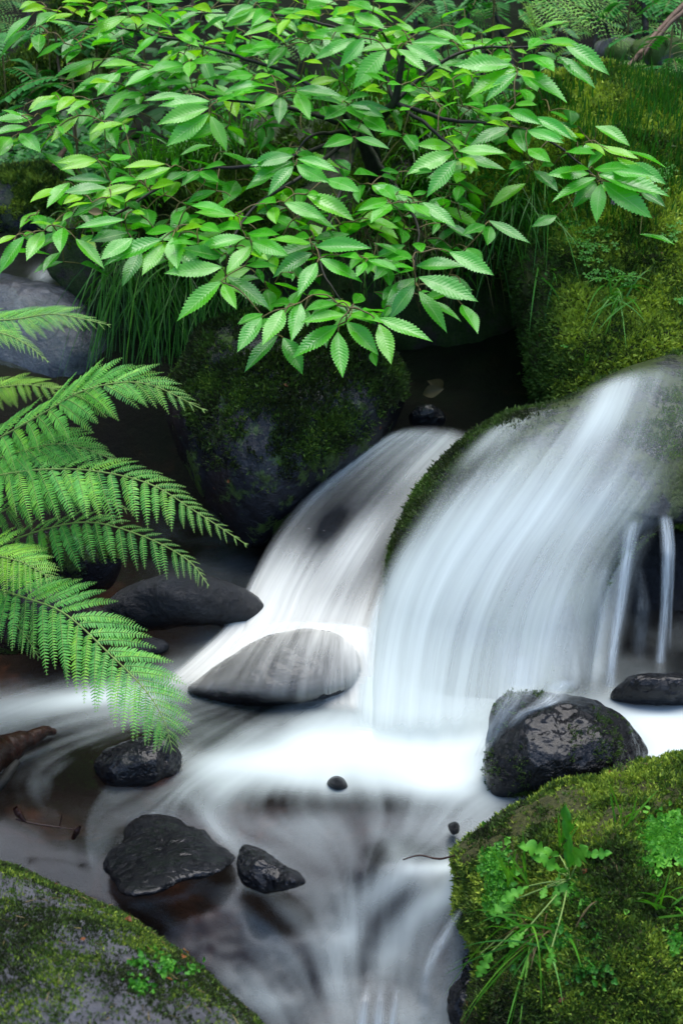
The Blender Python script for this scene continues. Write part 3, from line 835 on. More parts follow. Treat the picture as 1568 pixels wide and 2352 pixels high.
strand([(1385, 1300), (1375, 1400), (1366, 1500), (1358, 1590)], [26, 24, 22, 22], [2.62, 2.57, 2.53, 2.48], [.3, .4, .35, .3])
strand([(1465, 1300), (1475, 1400), (1468, 1480), (1475, 1560)], [16, 24, 26, 16], [2.66, 2.62, 2.6, 2.57], [.05, .16, .14, .02])
# veil on the splash rock and the side pool glow
strand([(1200, 1500), (1190, 1580), (1150, 1650), (1110, 1720), (1085, 1790)], [50, 55, 36, 30, 30], [2.42, 2.26, 2.2, 2.17, 2.13], [.2, .4, .4, .4, .2], rk='splash')
strand([(1300, 1560), (1260, 1610), (1200, 1640), (1160, 1680)], [40, 44, 30, 20], [2.45, 2.235, 2.20, 2.19], [.4, .7, .4, .0], rk='splash')
# thin veil sliding over the rounded rock
def mid_depth(px, py, u, v): return smin(R['mid'].depth(px, py) - 0.010, Yw(py) - 0.01, 0.02)
ribbon('veil_water', [[(560, 1440), (500, 1490), (450, 1540), (400, 1590)], [(640, 1425), (600, 1470), (560, 1530), (520, 1600)], [(720, 1425), (700, 1470), (680, 1530), (660, 1620)], [(790, 1430), (790, 1480), (790, 1540), (790, 1640)], [(860, 1440), (870, 1490), (880, 1550), (890, 1640)]],
       [[.3, .5, .6, .8, .9], [.45, .40, .45, .7, .9], [.38, .22, .25, .5, .9], [.35, .15, .18, .6, .9]], mid_depth, mat='cream', res=(80, 100))
# little chute at the bottom
strand([(845, 2255), (838, 2300), (830, 2352), (826, 2420)], [14, 18, 20, 22], [1.74, 1.72, 1.71, 1.70], [.0, .5, 1.0, 1.0], mat='cream')
strand([(875, 2250), (872, 2300), (868, 2352), (866, 2420)], [14, 18, 20, 22], [1.73, 1.715, 1.705, 1.70], [.0, .5, 1.0, 1.0], mat='cream')
strand([(912, 2250), (908, 2300), (900, 2352), (896, 2420)], [10, 14, 14, 16], [1.735, 1.72, 1.71, 1.70], [.0, .5, 1.0, 1.0], mat='cream')
strand([(1060, 2085), (1010, 2170), (980, 2240), (975, 2340)], [16, 24, 20, 18], [1.80, 1.76, 1.73, 1.71], [.2, .5, .35, .2])

# upper stream, seen beyond the streamside boulder
def upper():
    xs = np.linspace(-2.2, -0.2, 90); ys = np.linspace(4.1, 5.2, 60)
    X, Y = np.meshgrid(xs, ys)
    Z = 0.385 + 0.004 * fbm(np.stack([X * 8, Y * 8, X * 0], -1), 3, 4)
    px, py = proj(np.stack([X, Y, Z], -1))
    d = 0.35 * np.exp(-((px - 100) ** 2 + (py - 635) ** 2) / 400)
    mesh('upper_stream_water', np.stack([X, Y, Z], -1), gridfaces(60, 90), M['pool'], attrs={'dens': d.ravel()}, kind='structure')
upper()
def film(px, py, u, v): return R['back'].depth(px, py) - 0.015
ribbon('film_water', [[(-120, 640), (-130, 740), (-130, 860), (-120, 960)], [(-40, 632), (-40, 720), (-50, 840), (-60, 960)], [(20, 640), (50, 720), (60, 830), (50, 950)], [(70, 650), (140, 730), (160, 850), (150, 960)], [(110, 662), (190, 740), (240, 850), (250, 960)]],
       [[.05, .05, .06, .05, .0], [.12, .14, .16, .1, .0], [.1, .1, .12, .08, .0], [.0, .05, .05, .0, .0]], film, res=(80, 100))

# ------------------------------------------------------------------ leaves
def leaf_template(nst=34, teeth=True):
    s = np.linspace(0, 1, nst)
    wdt = np.sin(np.pi * s ** 0.95) ** 0.95 * (1 - 0.42 * s ** 3)
    wdt = wdt / wdt.max()
    wdt[-1] = 0.0; wdt[0] = 0.03
    t = np.array([-1, -0.55, 0, 0.55, 1.0])
    odd = (np.arange(nst) % 2)
    wf = wdt * (1 + (0.20 * (odd - 0.5) if teeth else 0))
    S = s[:, None] + 0 * t[None]
    W = wf[:, None] * t[None]
    W[:, 1] = wdt * t[1]; W[:, 3] = wdt * t[3]
    S[:, 0] += (0.020 * odd * (wdt > 0.2)); S[:, 4] += (0.020 * odd * (wdt > 0.2))
    S[:, 2] -= 0.012
    H = np.zeros_like(S)
    pl = (odd - 0.5) * (wdt > 0.15)
    H[:, 1] += 0.005 * pl; H[:, 3] += 0.005 * pl; H[:, 0] += 0.004 * pl; H[:, 4] += 0.004 * pl
    H[:, 2] -= 0.012
    return S, W, H
LS, LW, LH = leaf_template()

def leaves(acc, base, d, n, L, Wd, droop, fold, tint):
    """base, d (unit direction), n (upper-side normal), L length, Wd half width as a fraction of L"""
    N = len(base)
    if N == 0: return
    n = nrm(n - (n * d).sum(1, keepdims=True) * d)
    side = np.cross(d, n)
    S, W, H = LS[None], LW[None] * Wd[:, None, None], LH[None]
    curl = (rng.normal(size=N) * 0.05)[:, None, None]
    h = H - droop[:, None, None] * S ** 2 + fold[:, None, None] * np.abs(W) + curl * W * S * 4
    h = h + 0.012 * np.sin(S * 9 + rng.random(N)[:, None, None] * 6) * np.abs(W) * 5
    bend = (rng.normal(size=N) * 0.05)[:, None, None] * S ** 2
    V = base[:, None, None] + L[:, None, None, None] * ((S)[..., None] * d[:, None, None] + (W + bend)[..., None] * side[:, None, None] + h[..., None] * n[:, None, None])
    nst, k = LS.shape
    F = gridfaces(nst, k)
    F = (F[None] + (np.arange(N) * nst * k)[:, None, None]).reshape(-1, 4)
    tt = np.broadcast_to(tint[:, None, None], (N, nst, k)).copy()
    luv = np.stack([np.broadcast_to(LS[None], (N, nst, k)), np.broadcast_to((LW / np.maximum(np.abs(LW).max(1, keepdims=True), 1e-3))[None], (N, nst, k)), np.broadcast_to(rng.random(N)[:, None, None], (N, nst, k))], -1)
    acc.add(V, F, np.clip(tt.reshape(-1), 0, 1), luv.reshape(-1, 3))

def canopy(px, py):
    """depth of the shrub's leaf layer over the picture"""
    return np.interp(py, [-100, 0, 150, 300, 500, 700, 880], [4.0, 3.85, 3.66, 3.48, 3.25, 3.02, 2.88]) + 0.00016 * np.abs(px - 700)

TILES = {1: (0, 0), 2: (830, 0), 3: (1660, 0), 4: (0, 560), 5: (700, 560), 6: (1400, 400), 7: (600, 800), 8: (1200, 800)}
LEAF = {1: """215,105,40,305;385,85,290,228,w;255,12,170,85,y;320,50,200,110,y;585,40,465,80;600,75,760,95;560,60,598,150,y;735,30,650,190,y;500,95,355,205,y;890,115,650,200;795,180,700,318;925,110,955,218,yw;965,115,1165,210,w
870,110,625,250,y;1100,100,1260,160;1320,45,1465,120,y;1250,60,1365,110;1150,70,1240,90,y;740,20,850,70;850,10,1000,50;1000,10,1250,20;640,20,480,60,y;1085,235,915,430,w;1090,215,1190,270,y;1190,235,1390,335,w;1280,315,1190,430,wd
1295,420,1335,565,w;1310,415,1540,475,w;940,445,750,490;745,505,515,655;825,490,705,685,w;960,455,830,560;1080,475,885,615,w;1250,440,1060,540,w;510,660,440,790,yw;410,690,270,800;380,650,230,790,y;620,690,500,800;640,730,600,925,wd
880,610,715,835,w;1020,715,860,835,d;980,640,860,720,d;235,800,20,870,w;190,870,0,945;140,910,300,1060,w;220,860,410,860,w;80,940,15,1090,w;410,860,445,935;540,790,360,975,y;280,790,450,810,d;845,845,650,925,y;850,850,885,925,w;700,830,710,920,y
1440,690,1100,730,w;1430,735,1085,850,w;1430,780,1145,1010,w;1440,790,1570,1050,w;1480,700,1700,690;1480,680,1600,600;1270,650,1005,705;1310,570,1100,620,wd;1320,600,1395,655,wd;1410,540,1570,590,d;700,560,560,640,d;1060,520,900,560,d;1150,480,1000,620,d;1230,330,1100,400,d
300,60,400,20,y;420,50,560,20,y;1400,300,1560,330,y;1380,280,1260,260;1000,440,1120,380;880,500,1000,470;760,560,640,600,y;480,700,380,740,y;150,790,60,780""",
2: """185,40,0,180,w;235,60,0,210,y;300,70,185,215,w;215,15,350,50,w;460,70,370,140;350,160,140,285,y;430,130,355,290,y;480,180,600,245,y;640,110,480,160,y;880,130,740,170,y;690,30,545,120,w;830,60,720,155,w;830,10,978,120,ww;870,95,1070,235,ww
1000,10,1225,45,w;1040,65,1160,120;975,235,690,215,w;880,260,590,425;940,260,790,475,w;1160,310,890,340;1090,345,850,600,w;1125,335,1150,430,y;1165,335,1362,515,w;1220,310,1475,440,w;1260,290,1530,320,w;1360,215,1568,300,w;1240,275,1150,205,w
1200,295,1060,240,w;1300,230,1290,160,w;1200,200,1030,130,w;1400,200,1200,140,w;410,320,290,490,wd;560,300,500,430,wd;370,300,160,430;250,330,110,400;350,310,200,360;530,420,645,465,y;0,300,70,400,w;475,630,350,575,w;350,650,190,770,w;375,660,360,875,wd
480,635,555,840,w;475,615,790,665,wd;460,580,620,570;265,620,100,690,w;340,600,170,620;250,580,0,640;180,510,20,570,w;305,510,190,570;180,690,0,715;790,705,590,720,d;820,725,665,850,wd;850,720,1065,840,wd;835,715,1110,750,d;800,690,965,680,d
860,940,700,1055,wd;880,940,1090,1030,d;1200,920,1050,950,d;1220,920,1290,1060,wd;480,1060,680,1020,wd;745,1090,850,1195,wd;1100,560,960,550;1040,590,890,550,y;1150,540,1030,530;1190,580,1100,590,w;1250,740,1180,780,w;1390,650,1290,700,y;1500,640,1290,730,y
1250,560,1330,540,y;1100,640,950,640,y;640,40,560,10;500,20,400,0,y;620,60,740,90,y;700,100,900,110,y;520,120,400,170,y;130,60,60,100;1460,740,1550,720;1540,600,1450,660;1350,560,1480,540,y;1540,540,1420,520,y;1300,600,1200,640;640,270,720,300,y""",
3: """400,440,0,470,w;395,395,215,330,w;430,470,65,670,w;435,495,205,695,w;440,485,545,570,y;450,480,765,710,ww;435,430,560,420;550,385,650,530,ww;600,265,500,370,ww;600,290,800,350,w;720,385,948,615,w;810,370,1015,510,w;745,290,1060,500,w
415,340,480,390,y;650,290,770,360,y;190,225,350,235,y;360,250,480,250,y;0,245,45,325,w;0,180,120,190,w;260,310,60,340,w;500,890,720,1000,w;550,800,820,940;370,760,570,860,w;180,750,350,790;420,710,530,750;100,500,0,540,y;160,520,30,510,y;0,600,80,590;380,870,230,860,y
150,240,30,300,y;200,320,330,300;700,420,780,490,d;860,430,900,460,y;60,720,180,740;40,660,0,700,y""",
4: """665,45,425,100,y;670,50,465,135,y;665,45,755,20;900,20,780,85,w;1130,75,880,130,y;1170,100,950,215,y;1215,90,1160,0,wd;1390,110,1560,100,d;1370,125,1510,235,wd;1370,130,1270,250,wd;1280,125,1170,240,wd;740,90,600,140,wd;890,150,785,130,wd;755,195,500,215,wd
745,240,460,280,w;950,180,790,215;930,225,650,320,y;1010,245,860,355,y;1030,245,1215,240,y;1060,230,1160,210,y;740,310,840,390,yw;760,300,870,340;880,330,980,420,wd;730,320,535,460,wd;570,290,480,370,yw;480,200,360,380,w;400,240,260,360,y;630,340,500,390,y
500,400,450,470;855,455,540,520;360,490,250,485,y;360,495,400,440,y;165,555,225,520;110,565,10,650,y;170,570,0,820,w;300,535,230,750,w;430,510,450,690,w;410,680,335,810,wd;520,585,710,790,w;980,440,880,490,wd;875,545,640,625,wd;1190,530,925,500,w;910,580,715,750,w
1110,590,720,745,w;960,660,890,920,wd;1115,620,1010,850,w;1180,575,1230,805,ww;1220,500,1215,300,wd;1205,540,1400,540,y;1310,360,1568,400,w;1290,490,1400,410,y;1520,705,1290,710,wd;1520,780,1150,825,w;1515,875,1220,1140,w;1360,620,1200,630;1350,625,1568,600,w
1420,540,1500,470,w;900,400,1000,430,y;700,420,590,440,d;420,560,340,620,d;640,560,560,640,d""",
5: """700,90,515,280,w;720,80,920,235,w;725,40,1015,125,w;695,60,400,200,wd;700,20,420,90,wd;1050,170,1050,30,wd;705,290,830,200,wd;800,275,910,240;785,285,1115,460,w;635,340,915,455,w;580,340,400,260,w;560,370,570,500,ww;520,345,430,320;920,180,1150,280,w
1160,215,1140,370,wd;1280,160,1100,170,wd;1300,160,1420,130,d;1235,215,1385,340,w;1240,220,1500,330,w;1365,350,1225,490,w;1340,330,1150,405;1370,350,1480,430,d;1470,360,1568,440,wd;310,430,0,360,w;345,520,130,430,w;350,480,490,460;330,440,390,400;375,580,40,630,w
385,550,600,590;415,605,670,720,w;415,630,260,835,w;60,500,200,550,w;810,525,690,460,wd;810,580,610,530,w;840,590,1105,520,wd;815,615,570,640,w;850,640,1220,640,w;830,685,550,820,wd;875,720,1170,880,w;860,750,735,975,w;1010,700,1150,740,w;1180,720,1310,640,w
1250,615,1510,725,wd;1205,730,1410,835,w;1190,745,1140,850,w;1520,790,1390,790,w;370,770,580,790,d;245,840,540,1060,wd;220,890,300,1085;1530,900,1330,1130,wd;675,1030,530,980,wd;800,970,970,880,d;830,970,990,930;1080,1060,980,940,w;1110,1030,1200,920,w
1170,1080,1350,1010,w;1000,1030,790,1090;1055,1105,750,1150;490,1100,350,1180,d;1250,700,1190,850,d;700,820,690,880,d;450,790,500,900,d;240,690,60,700,d;300,640,250,700,d;620,820,700,870,wd;1000,320,1060,300,wd""",
6: """470,255,240,270,w;485,295,150,450,w;505,345,290,605,w;520,340,640,410,yw;540,310,815,445,wd;515,285,830,290,w;480,235,620,165,w;870,120,600,260,wd;930,130,945,320,wwd;990,270,1100,390,w;1000,140,1205,245,w;190,200,200,315,wd;140,190,0,195,d;965,370,860,450,wd
1030,420,1170,570,wd;1170,375,1060,410,d;1410,410,1180,370,w;1410,440,1110,450,w;1460,465,1130,625,w;1460,500,1280,690,wd;1490,510,1420,775,w;1500,495,1806,756,w;1470,440,1910,637,w;1440,410,1640,440,w;1250,290,1400,340,w;1490,250,1700,380,y;1040,60,1300,190,y
1380,230,1500,330,y;110,560,195,620;-20,520,80,640,w;60,650,0,740,w;190,645,315,755,w;270,635,505,810,w;150,640,200,730,w;300,560,200,620,d;390,780,330,860,d;130,740,70,790,d;700,790,545,880,d;735,795,690,950,wd;725,760,990,920,d;270,980,230,830,w;400,965,580,930,d
455,975,755,1130,w;230,1070,560,1080,wwd;205,1020,0,930,w;210,1100,60,1070,w;110,430,0,460,d;200,430,320,455,d;1330,220,1240,200,d;1600,330,1860,560,y;1640,360,1880,600,w;1560,420,1800,480,w;380,150,480,130;420,200,500,190,y;640,100,690,130;800,70,900,100,y;880,90,960,40""",
7: """670,660,545,730,d;670,675,510,910,w;815,620,720,880,w;935,575,880,840,w;780,800,535,1025,wd;815,815,975,1060,wd;1190,730,880,940,w;1190,775,1195,1095,w;1245,705,1470,925,w;1280,650,1450,730,w;1470,720,1560,990,w;1420,910,1440,1020,d;1100,800,1120,880,d;960,620,1000,740,d;800,700,640,760,d""",
8: """330,680,705,815;600,455,370,680,wd;620,495,820,765,w;620,400,1015,550,w;770,490,890,570,d;590,355,460,340;640,510,710,460,d;430,600,380,690,d"""}

def parse():
    out = []
    for k, s in LEAF.items():
        ox, oy = TILES[k][0] * 0.6272, TILES[k][1] * 0.6272
        for e in s.replace("\n", ";").split(";"):
            q = e.strip().split(",")
            if len(q) < 4: continue
            f = q[4] if len(q) > 4 else ''
            x0, y0, x1, y1 = (float(v) * 0.336 for v in q[:4])
            out.append((ox + x0, oy + y0, ox + x1, oy + y1, f))
    return out

def make_shrub():
    root = thing('leaning_shrub', 'bright green shrub with long toothed leaves leaning out over the stream', 'shrub')
    root.location = at(858, 400, 3.95)
    rl = np.array(root.location)
    L = parse()
    x0 = np.array([l[0] for l in L]); y0 = np.array([l[1] for l in L]); x1 = np.array([l[2] for l in L]); y1 = np.array([l[3] for l in L])
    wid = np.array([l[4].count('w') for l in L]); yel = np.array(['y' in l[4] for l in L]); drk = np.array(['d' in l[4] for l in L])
    N = len(L)
    Y = canopy(x0, y0) + np.where(drk, 0.06, 0.0) + rng.normal(size=N) * 0.015
    base = at(x0, y0, Y)
    depth = (base - CAM) @ FW
    m_px = depth * TV / 1176
    dx, dy = (x1 - x0) * m_px, (y1 - y0) * m_px
    dd = np.hypot(dx, dy)
    Lt = np.clip(np.maximum(dd * 1.06, 0.098 + 0.012 * rng.random(N)), 0, np.maximum(dd * 1.75, dd + 0.01))
    c = np.sqrt(np.maximum(Lt ** 2 - dd ** 2, 0))
    c = np.where(y1 - y0 > -8, -c, c)
    d = nrm(dx[:, None] * np.array([1., 0, 0]) - dy[:, None] * UP + c[:, None] * FW)
    n = nrm(np.stack([rng.normal(size=N) * 0.22, -0.75 + rng.normal(size=N) * 0.18, np.ones(N)], -1))
    hw = 0.140 + 0.032 * wid + rng.normal(size=N) * 0.008
    tint = np.clip(np.where(yel, 0.86, np.where(drk, 0.22, 0.5)) + rng.normal(size=N) * 0.09, 0, 1)  # yellow flag: young growth, and light from behind put into the tint
    # boughs: traced main limbs, all springing from the two stems
    fork1, fork2 = (824, 300), (905, 235)
    B = [[(824, 300), (700, 190), (480, 110), (250, 60), (90, 40)],
         [(824, 300), (640, 245), (420, 220), (230, 225), (60, 290)],
         [(824, 300), (640, 370), (430, 400), (250, 500), (90, 540)],
         [(824, 300), (700, 400), (590, 470), (530, 560), (515, 640)],
         [(824, 300), (790, 420), (740, 540), (740, 620), (800, 720)],
         [(824, 300), (900, 420), (960, 520), (950, 590), (955, 650)],
         [(905, 235), (1030, 275), (1180, 290), (1300, 350), (1385, 420)],
         [(905, 235), (1000, 150), (1100, 110), (1190, 110), (1290, 100)],
         [(905, 235), (860, 120), (760, 60), (600, 30), (450, 30)],
         [(905, 235), (920, 150), (900, 110), (870, 60), (840, 10)],
         [(905, 235), (980, 290), (1040, 340), (1045, 350)],
         [(824, 300), (720, 310), (680, 350)]]
    bark = Acc()
    tube(bark, catmull([at(870, 440, 4.02), at(855, 385, 3.9), at(838, 335, 3.84), at(824, 300, 3.78)], 16), np.linspace(0.021, 0.014, 16), 9)
    tube(bark, catmull([at(872, 440, 4.0), at(862, 370, 3.88), at(848, 300, 3.82), at(880, 262, 3.76), at(905, 235, 3.72), at(915, 190, 3.7), at(925, 130, 3.66)], 24), np.linspace(0.019, 0.006, 24), 8)
    st = bark.build('stem', M['bark'], root); 
    # extra shaded leaves under and behind the top layer
    M2 = 880
    bx = rng.uniform(0, 1, M2); 
    src = rng.integers(0, N, M2)
    ex = x0[src] + rng.normal(size=M2) * 55; ey = y0[src] + 25 + rng.normal(size=M2) * 45
    ok = (ey < 720) & (ey > -60) & (ex > 20) & ~((ey > 520) & (rng.random(M2) < 0.55)) & ~((ex > 1150) & (rng.random(M2) < 0.6)) & ~((ex < 300) & (rng.random(M2) < 0.5))
    ok &= ~((np.abs(ex - 850) < 150) & (np.abs(ey - 370) < 80))
    ex, ey = ex[ok], ey[ok]; M2 = len(ex)
    ebase = at(ex, ey, canopy(ex, ey) + 0.09 + 0.2 * rng.random(M2))
    an = rng.uniform(0, 2 * math.pi, M2)
    ed = nrm(np.stack([np.cos(an), np.sin(an) * 0.9 - 0.25, -0.25 + rng.normal(size=M2) * 0.15], -1))
    en = nrm(np.stack([rng.normal(size=M2) * 0.3, -0.3 + rng.normal(size=M2) * 0.2, np.ones(M2)], -1))
    eL = rng.uniform(0.07, 0.115, M2); ehw = rng.uniform(0.16, 0.21, M2); et = np.clip(rng.normal(0.42, 0.2, M2), 0, 1)
    allb = np.concatenate([base, ebase])
    D = np.concatenate([d, ed]); NN = np.concatenate([n, en]); LL = np.concatenate([Lt, eL]); HW = np.concatenate([hw, ehw]); TT = np.concatenate([tint, et])
    NT_ = len(allb)
    curves = []
    for b in B:
        b = np.array(b, float)
        yy = canopy(b[:, 0], b[:, 1]) + 0.10
        yy[0] = 3.78 if b[0, 0] < 850 else 3.72
        curves.append(catmull(at(b[:, 0], b[:, 1], yy), 50))
    own = np.argmin(np.stack([np.linalg.norm(allb[:, None] - c_[None], axis=2).min(1) for c_ in curves], 1), 1)
    for bi, cv in enumerate(curves):
        idx = np.where(own == bi)[0]
        ba = Acc()
        tube(ba, cv + 0.004 * fbm(cv * 20, 2, bi)[:, None], np.linspace(0.0060, 0.0016, 50), 7, 0.15)
        # twigs: shortest links from leaf base to leaf base back to the bough
        tw = ba
        nodes = [p for p in cv[4:]]
        ndist = None
        pts = allb[idx]
        dist = np.linalg.norm(pts[:, None] - cv[None, 4:], axis=2)
        near = dist.min(1); par = cv[4:][dist.argmin(1)].copy()
        done = np.zeros(len(idx), bool)
        for _ in range(len(idx)):
            j = np.where(done, 1e9, near).argmin()
            done[j] = True
            a_, b_ = par[j], pts[j]
            l_ = np.linalg.norm(b_ - a_)
            mid = (a_ + b_) / 2 + np.array([0, 0, 0.10 * l_]) + rng.normal(size=3) * 0.05 * l_
            if l_ > 0.0005:
                tube(tw, catmull([a_, mid, b_], 7), np.linspace(0.0017 + min(l_, 0.2) * 0.006, 0.0011, 7), 5, np.repeat(np.linspace(0.6, 1, 7), 5))
            nd = np.linalg.norm(pts - b_, axis=1)
            upd = (nd * 1.0 < near) & ~done
            near[upd] = nd[upd]; par[upd] = b_
        bo = ba.build('bough', M['bough'], root)
        fo = Acc()
        leaves(fo, allb[idx], D[idx], NN[idx], LL[idx], HW[idx], 0.05 + 0.12 * rng.random(len(idx)), 0.10 + 0.25 * rng.random(len(idx)), TT[idx])
        fo.build('foliage', M['leaf'], bo)
    for ch in root.children:                      # parts keep their world place under the root at the stem's foot
        ch.matrix_parent_inverse = root.matrix_world.inverted()
        ch.location = Vector((0, 0, 0)) - Vector(rl)
make_shrub()

# ------------------------------------------------------------------ ferns
def frond(parent, pts, Lmax, npn=26, n=(0, -0.55, 0.85), tint=0.5, prof=(0.35, 0.9, 1.0, 0.85, 0.55, 0.12), droop=0.25, leaflets=20, ang=28, name='frond', up_scale=1.0, lo_scale=1.0):
    """pts: (px, py, Y) of the stalk from base to tip; Lmax: longest pinna in metres"""
    q = np.array(pts, float)
    cv = catmull(at(q[:, 0], q[:, 1], q[:, 2]), 120)
    tg = nrm(np.gradient(cv, axis=0))
    n = nrm(np.array(n, float))
    ra = Acc()
    tube(ra, cv, np.linspace(0.0021, 0.0006, 120), 5)
    fr = ra.build(name, M['rachis'], parent)
    s = np.linspace(0.03, 0.992, int(npn * 0.88)) ** 0.93
    P, Dr, Nn, Ln, Tt = [], [], [], [], []
    pin = Acc()
    s = s[::1]
    for si in s:
        i = min(int(si * 119), 118)
        t = tg[i]; lat = nrm(np.cross(t, n)); nn = nrm(np.cross(lat, t))
        for sg, sc_ in ((1, lo_scale), (-1, up_scale)):
            l = Lmax * np.interp(si, np.linspace(0, 1, len(prof)), prof) * sc_ * rng.uniform(0.93, 1.07)
            if l < 0.004: continue
            a = math.radians(ang + 7 + 20 * si + rng.normal() * 3)
            d0 = nrm(lat * sg * math.cos(a) + t * math.sin(a))
            m = 12
            u = np.linspace(0, 1, m)[:, None]
            off = rng.normal() * 0.06
            pc = cv[i] + l * (u * d0 + (t * 0.12 + nn * (0.10 + off)) * u ** 2 * 1.0 + np.array([0, 0, -droop - 0.1 * rng.random()]) * u ** 2)
            tube(pin, pc, np.linspace(0.0007, 0.0003, m), 3)
            k = max(7, int(leaflets * 1.0 * (l / Lmax) ** 0.6))
            f = np.linspace(0.04, 0.985, k)
            j = f * (m - 1); j0 = np.minimum(j.astype(int), m - 2)[:, None]; fr_ = (j[:, None] - j0)
            b = pc[j0[:, 0]] * (1 - fr_) + pc[j0[:, 0] + 1] * fr_
            td = nrm(pc[j0[:, 0] + 1] - pc[j0[:, 0]])
            pn = nrm(nn + rng.normal(size=3) * 0.12)
            sd2 = nrm(np.cross(td, pn))
            pl = (0.112 * l + 0.0010) * (np.sin(np.pi * np.clip(f * 0.76 + 0.21, 0, 1)) ** 0.8) * (1.0 if l > 0.02 else 0.8)
            for s2 in (1, -1):
                P.append(b); Dr.append(nrm(sd2 * s2 * 0.88 + td * 0.38 + rng.normal(size=(k, 3)) * 0.06)); Nn.append(np.tile(pn, (k, 1)))
                Ln.append(pl * rng.uniform(0.9, 1.1, k)); Tt.append(np.full(k, tint + rng.normal() * 0.12) + rng.normal(size=k) * 0.10)
    pin.build('pinna_stalk', M['rachis'], fr)
    P, Dr, Nn, Ln, Tt = (np.concatenate(v) for v in (P, Dr, Nn, Ln, Tt))
    sd_ = np.cross(Dr, Nn)
    K = len(P)
    # toothed leaflet: 4 stations, 3 across
    S = np.array([0, .22, .38, .5, .66, .78, 1.0]); W = np.array([.10, .19, .11, .16, .09, .11, 0.0])
    V = np.zeros((K, 7, 3, 3))
    for a_, w_ in enumerate((-1, 0, 1)):
        V[:, :, a_] = P[:, None] + Ln[:, None, None] * (S[None, :, None] * Dr[:, None] + (W * w_)[None, :, None] * sd_[:, None] + ((-0.05 if w_ == 0 else 0.02) - 0.12 * S ** 2)[None, :, None] * Nn[:, None])
    F = (gridfaces(7, 3)[None] + (np.arange(K) * 21)[:, None, None]).reshape(-1, 4)
    mesh('leaflets', V, F, M['fern'], fr, True, {'tint': np.clip(np.repeat(Tt, 21), 0, 1)})
    return fr

fern = thing('streamside_fern', 'large feathery fern with arching wet fronds hanging over the white pool', 'fern')
frond(fern, [(-180, 800, 2.6), (-60, 745, 2.5), (40, 733, 2.45), (130, 722, 2.42), (250, 746, 2.4)], 0.075, 26, tint=0.55, leaflets=20, prof=(1, 1, .95, .8, .5, .08), ang=38)
frond(fern, [(-200, 860, 2.55), (-80, 770, 2.45), (0, 765, 2.42), (60, 790, 2.38), (110, 830, 2.34)], 0.045, 20, tint=0.7, leaflets=14, prof=(1, 1, .9, .7, .4, .08), ang=40)
frond(fern, [(-200, 1120, 2.5), (-60, 1040, 2.4), (90, 955, 2.3), (200, 895, 2.25), (330, 880, 2.2), (470, 942, 2.12)], 0.115, 30, tint=0.5, leaflets=24, prof=(.8, 1, 1, .9, .5, .06), ang=38)
frond(fern, [(-220, 960, 2.7), (-100, 910, 2.6), (0, 890, 2.55), (80, 885, 2.5), (190, 910, 2.45)], 0.07, 22, tint=0.95, leaflets=16, ang=35)
frond(fern, [(-220, 1180, 2.5), (-80, 1085, 2.38), (40, 1040, 2.3), (150, 1020, 2.25), (275, 1060, 2.18)], 0.11, 28, tint=0.4, leaflets=22, prof=(.9, 1, 1, .85, .5, .08), ang=40)
frond(fern, [(-220, 1180, 2.45), (-60, 1110, 2.32), (60, 1082, 2.24), (200, 1080, 2.18), (340, 1110, 2.10), (450, 1175, 2.03), (568, 1252, 1.97)], 0.115, 36, tint=0.55, leaflets=24, prof=(.7, .95, 1, .85, .6, .3, .05), up_scale=0.7)
frond(fern, [(-220, 1300, 2.5), (-60, 1210, 2.38), (75, 1144, 2.3), (180, 1130, 2.24), (290, 1170, 2.18)], 0.08, 24, tint=0.4, leaflets=18, ang=35)
frond(fern, [(-160, 1330, 2.45), (-20, 1262, 2.36), (100, 1217, 2.28), (210, 1200, 2.22), (330, 1232, 2.14), (430, 1285, 2.08), (480, 1345, 2.03)], 0.10, 30, tint=0.32, leaflets=22, prof=(.8, 1, .95, .7, .4, .05), up_scale=0.55)
frond(fern, [(-200, 1330, 2.3), (-60, 1272, 2.2), (0, 1278, 2.15), (60, 1295, 2.1), (118, 1328, 2.06)], 0.09, 22, tint=0.8, leaflets=22, prof=(.9, 1, .9, .75, .5, .08))
frond(fern, [(-180, 1320, 2.3), (-40, 1345, 2.2), (55, 1372, 2.12), (150, 1410, 2.06), (250, 1500, 1.99), (330, 1580, 1.93), (375, 1650, 1.90), (396, 1722, 1.88)], 0.095, 38, tint=0.45, leaflets=24, prof=(.55, .85, 1, 1, .8, .45, .06), n=(0.15, -0.75, 0.65), droop=0.2, ang=24)
frond(fern, [(-220, 1430, 2.35), (-100, 1390, 2.25), (-10, 1400, 2.18), (50, 1450, 2.12), (90, 1510, 2.08)], 0.06, 22, tint=0.35, leaflets=18, prof=(.7, 1, 1, .7, .4, .08))

# background ferns
def bgfern(pl, L, lab, Y=5.2, tint=0.4):
    f = thing('woodland_fern', lab, 'fern', 'ferns in the undergrowth behind the shrub')
    for pts in pl:
        frond(f, [(x, y, Y - 0.15 * i / len(pts)) for i, (x, y) in enumerate(pts)], L, 18, tint=tint + rng.normal() * 0.08, leaflets=9, prof=(.6, 1, .9, .7, .4, .08))
    return f
bgfern([[(1300, 120), (1240, 70), (1215, 25), (1198, 5)], [(1190, 40), (1250, 20), (1310, 40), (1350, 80)], [(1200, 20), (1270, 5), (1330, 15), (1400, 60), (1440, 110)]], 0.12, 'pale fern arching above the moss covered boulder', 4.9, 0.75)
bgfern([[(1480, 60), (1420, 20), (1360, 0), (1300, -10)], [(1480, 60), (1500, 10), (1540, -10), (1600, -10)], [(1480, 60), (1530, 70), (1580, 110), (1620, 150)]], 0.12, 'dim fern among thin stems behind the moss covered boulder', 5.6, 0.35)
